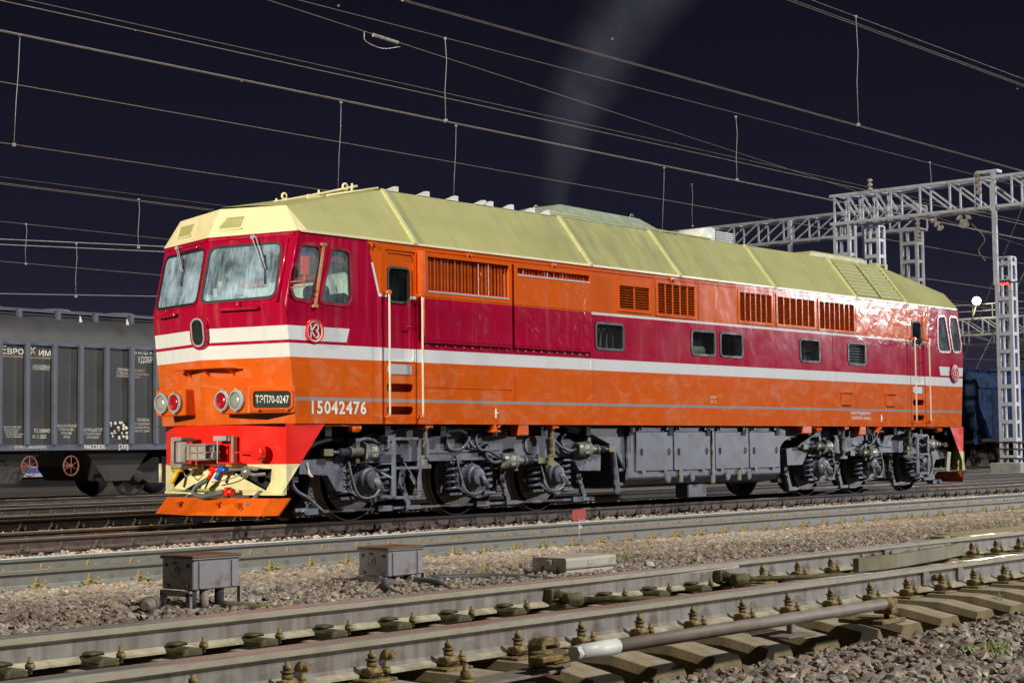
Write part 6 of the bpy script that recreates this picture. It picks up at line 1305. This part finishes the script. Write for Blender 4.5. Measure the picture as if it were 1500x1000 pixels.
line('overhead_line', 'overhead line over the grey track in front of the locomotive', [(cw, -5.0, 6.5, .007, 'wire', .05), (mw, -5.0, 8.4, .008, 'wire', 0)], [(-.52, -5, 8.4, -5, 6.52), (-11.6, -5.0, 8.4, -5, 6.52)])
line('overhead_line', 'overhead line crossing the top right corner, nearest to the viewer', [(cw, -9.05, 6.2, .006, 'wire', .05)])
line('feeder_cable', 'thick paired feeder cable running across the top of the picture', [('cable', 3.4, 8.0, .013, 'wire', 0), ('cable', 3.4, 8.10, .008, 'wire', 0)], cat='cable')
line('feeder_cable', 'thin dark cable at mid height left of the locomotive', [('cable', 9.1, 6.2, .006, 'wire', 0), ('cable', 9.1, 6.34, .005, 'wire', 0)], cat='cable')
def slanted(label, a, b, r, mat, extra=None):
    t = thing('slanted_wire', label, 'wire', (0, 0, 0), 'slanted wires'); m = MB(); a, b = Vector(a), Vector(b); d = b-a; m.tube([a-d*3, a, b, b+d*3], r, 5); O('wire', m, mat, t)
    if extra: O('insulator', extra, 'insul', t)
e = MB(); insulator(e, (-6.45, .79, 8.0), (-5.75, .88, 8.0), 4, .032); e.tube(curve([(-6.7, .75, 8.0), (-6.65, .76, 7.85), (-6.2, .83, 7.82), (-5.7, .9, 7.95)], 5), .008, 5)
slanted('diagonal wire with a small white insulator and loop near the top', (-9.1, .4, 8), (7.7, 2.7, 8), .007, 'wire', e)
slanted('upper of two shining level wires left of the cab roof', (-3.7, 16.4, 6.2), (0, 14.9, 6.2), .011, 'wirepale')
slanted('lower of two shining level wires left of the cab roof', (-3.1, 17.3, 6.2), (.7, 15.8, 6.2), .011, 'wirepale')
slanted('lone level wire just above the hopper roof', (3.9, 28.6, 6.2), (8.2, 26.0, 6.2), .012, 'wirepale')
slanted('guy wire slanting down behind the rear cab', (60, 20.0, 8.2), (58, 22.6, 2.0), .03, 'wirepale')

slanted('upper faint yellowish wire right of the rear cab', (56, 24, 5.75), (75, 22, 5.9), .012, 'wire')
slanted('lower faint yellowish wire right of the rear cab', (56, 24, 5.1), (75, 22, 5.0), .012, 'wire')
slanted('steeper guy wire slanting down beside the right mast', (33.6, 8.2, 7.6), (46, 16.8, 2.6), .012, 'wirepale')
# ------------------------------------------------------------------ exhaust smoke above the silencer
def smoke():
    cx = lambda q: -2.7+.25*q+.095*q*q
    m = MB(); Q = np.linspace(0, 7.4, 24); m.tube([(cx(q), .05*q, 5.3+q) for q in Q], [(.26+.17*q)*1.45 for q in Q], 24)
    mat = bpy.data.materials.new('exhaust_smoke'); mat.use_nodes = True; t = NT(mat); t.n.remove(t.n['Principled BSDF'])
    v = t.new('VolumePrincipled'); oc = t.new('TexCoord').outputs['Object']; sp = t.new('SeparateXYZ'); t.l.new(oc, sp.inputs[0]); X, Y, Z = sp.outputs
    wob = t.math('MULTIPLY', t.math('SUBTRACT', t.noise(oc, .9, 3, .6), .5), .9)
    q = t.math('SUBTRACT', Z, 5.3); c = t.math('ADD', t.math('ADD', t.math('MULTIPLY', q, .25), t.math('MULTIPLY', t.math('MULTIPLY', q, q), .095)), -2.7)
    dx = t.math('ADD', t.math('SUBTRACT', X, c), wob); dy = t.math('SUBTRACT', Y, t.math('MULTIPLY', q, .05))
    r = t.math('ADD', t.math('MULTIPLY', q, .17), .26); d2 = t.math('DIVIDE', t.math('ADD', t.math('MULTIPLY', dx, dx), t.math('MULTIPLY', dy, dy)), t.math('MULTIPLY', r, r))
    soft = t.math('POWER', t.math('MAXIMUM', t.math('SUBTRACT', 1.0, t.math('MULTIPLY', d2, .5)), 0.0), 2.0)
    fade = t.ramp(Z, 5.4, 12.0, .080, .018); n = t.ramp(t.noise(oc, 1.3, 4, .65, .8), .34, .70, .35, 1.4)
    t.put(v.inputs['Density'], t.math('MULTIPLY', t.math('MULTIPLY', fade, n), soft)); v.inputs['Color'].default_value = (.70, .78, 1, 1); t.l.new(v.outputs[0], t.n['Material Output'].inputs['Volume'])
    MAT['smoke'] = mat; O('smoke', m, 'smoke', kind='stuff')
smoke()
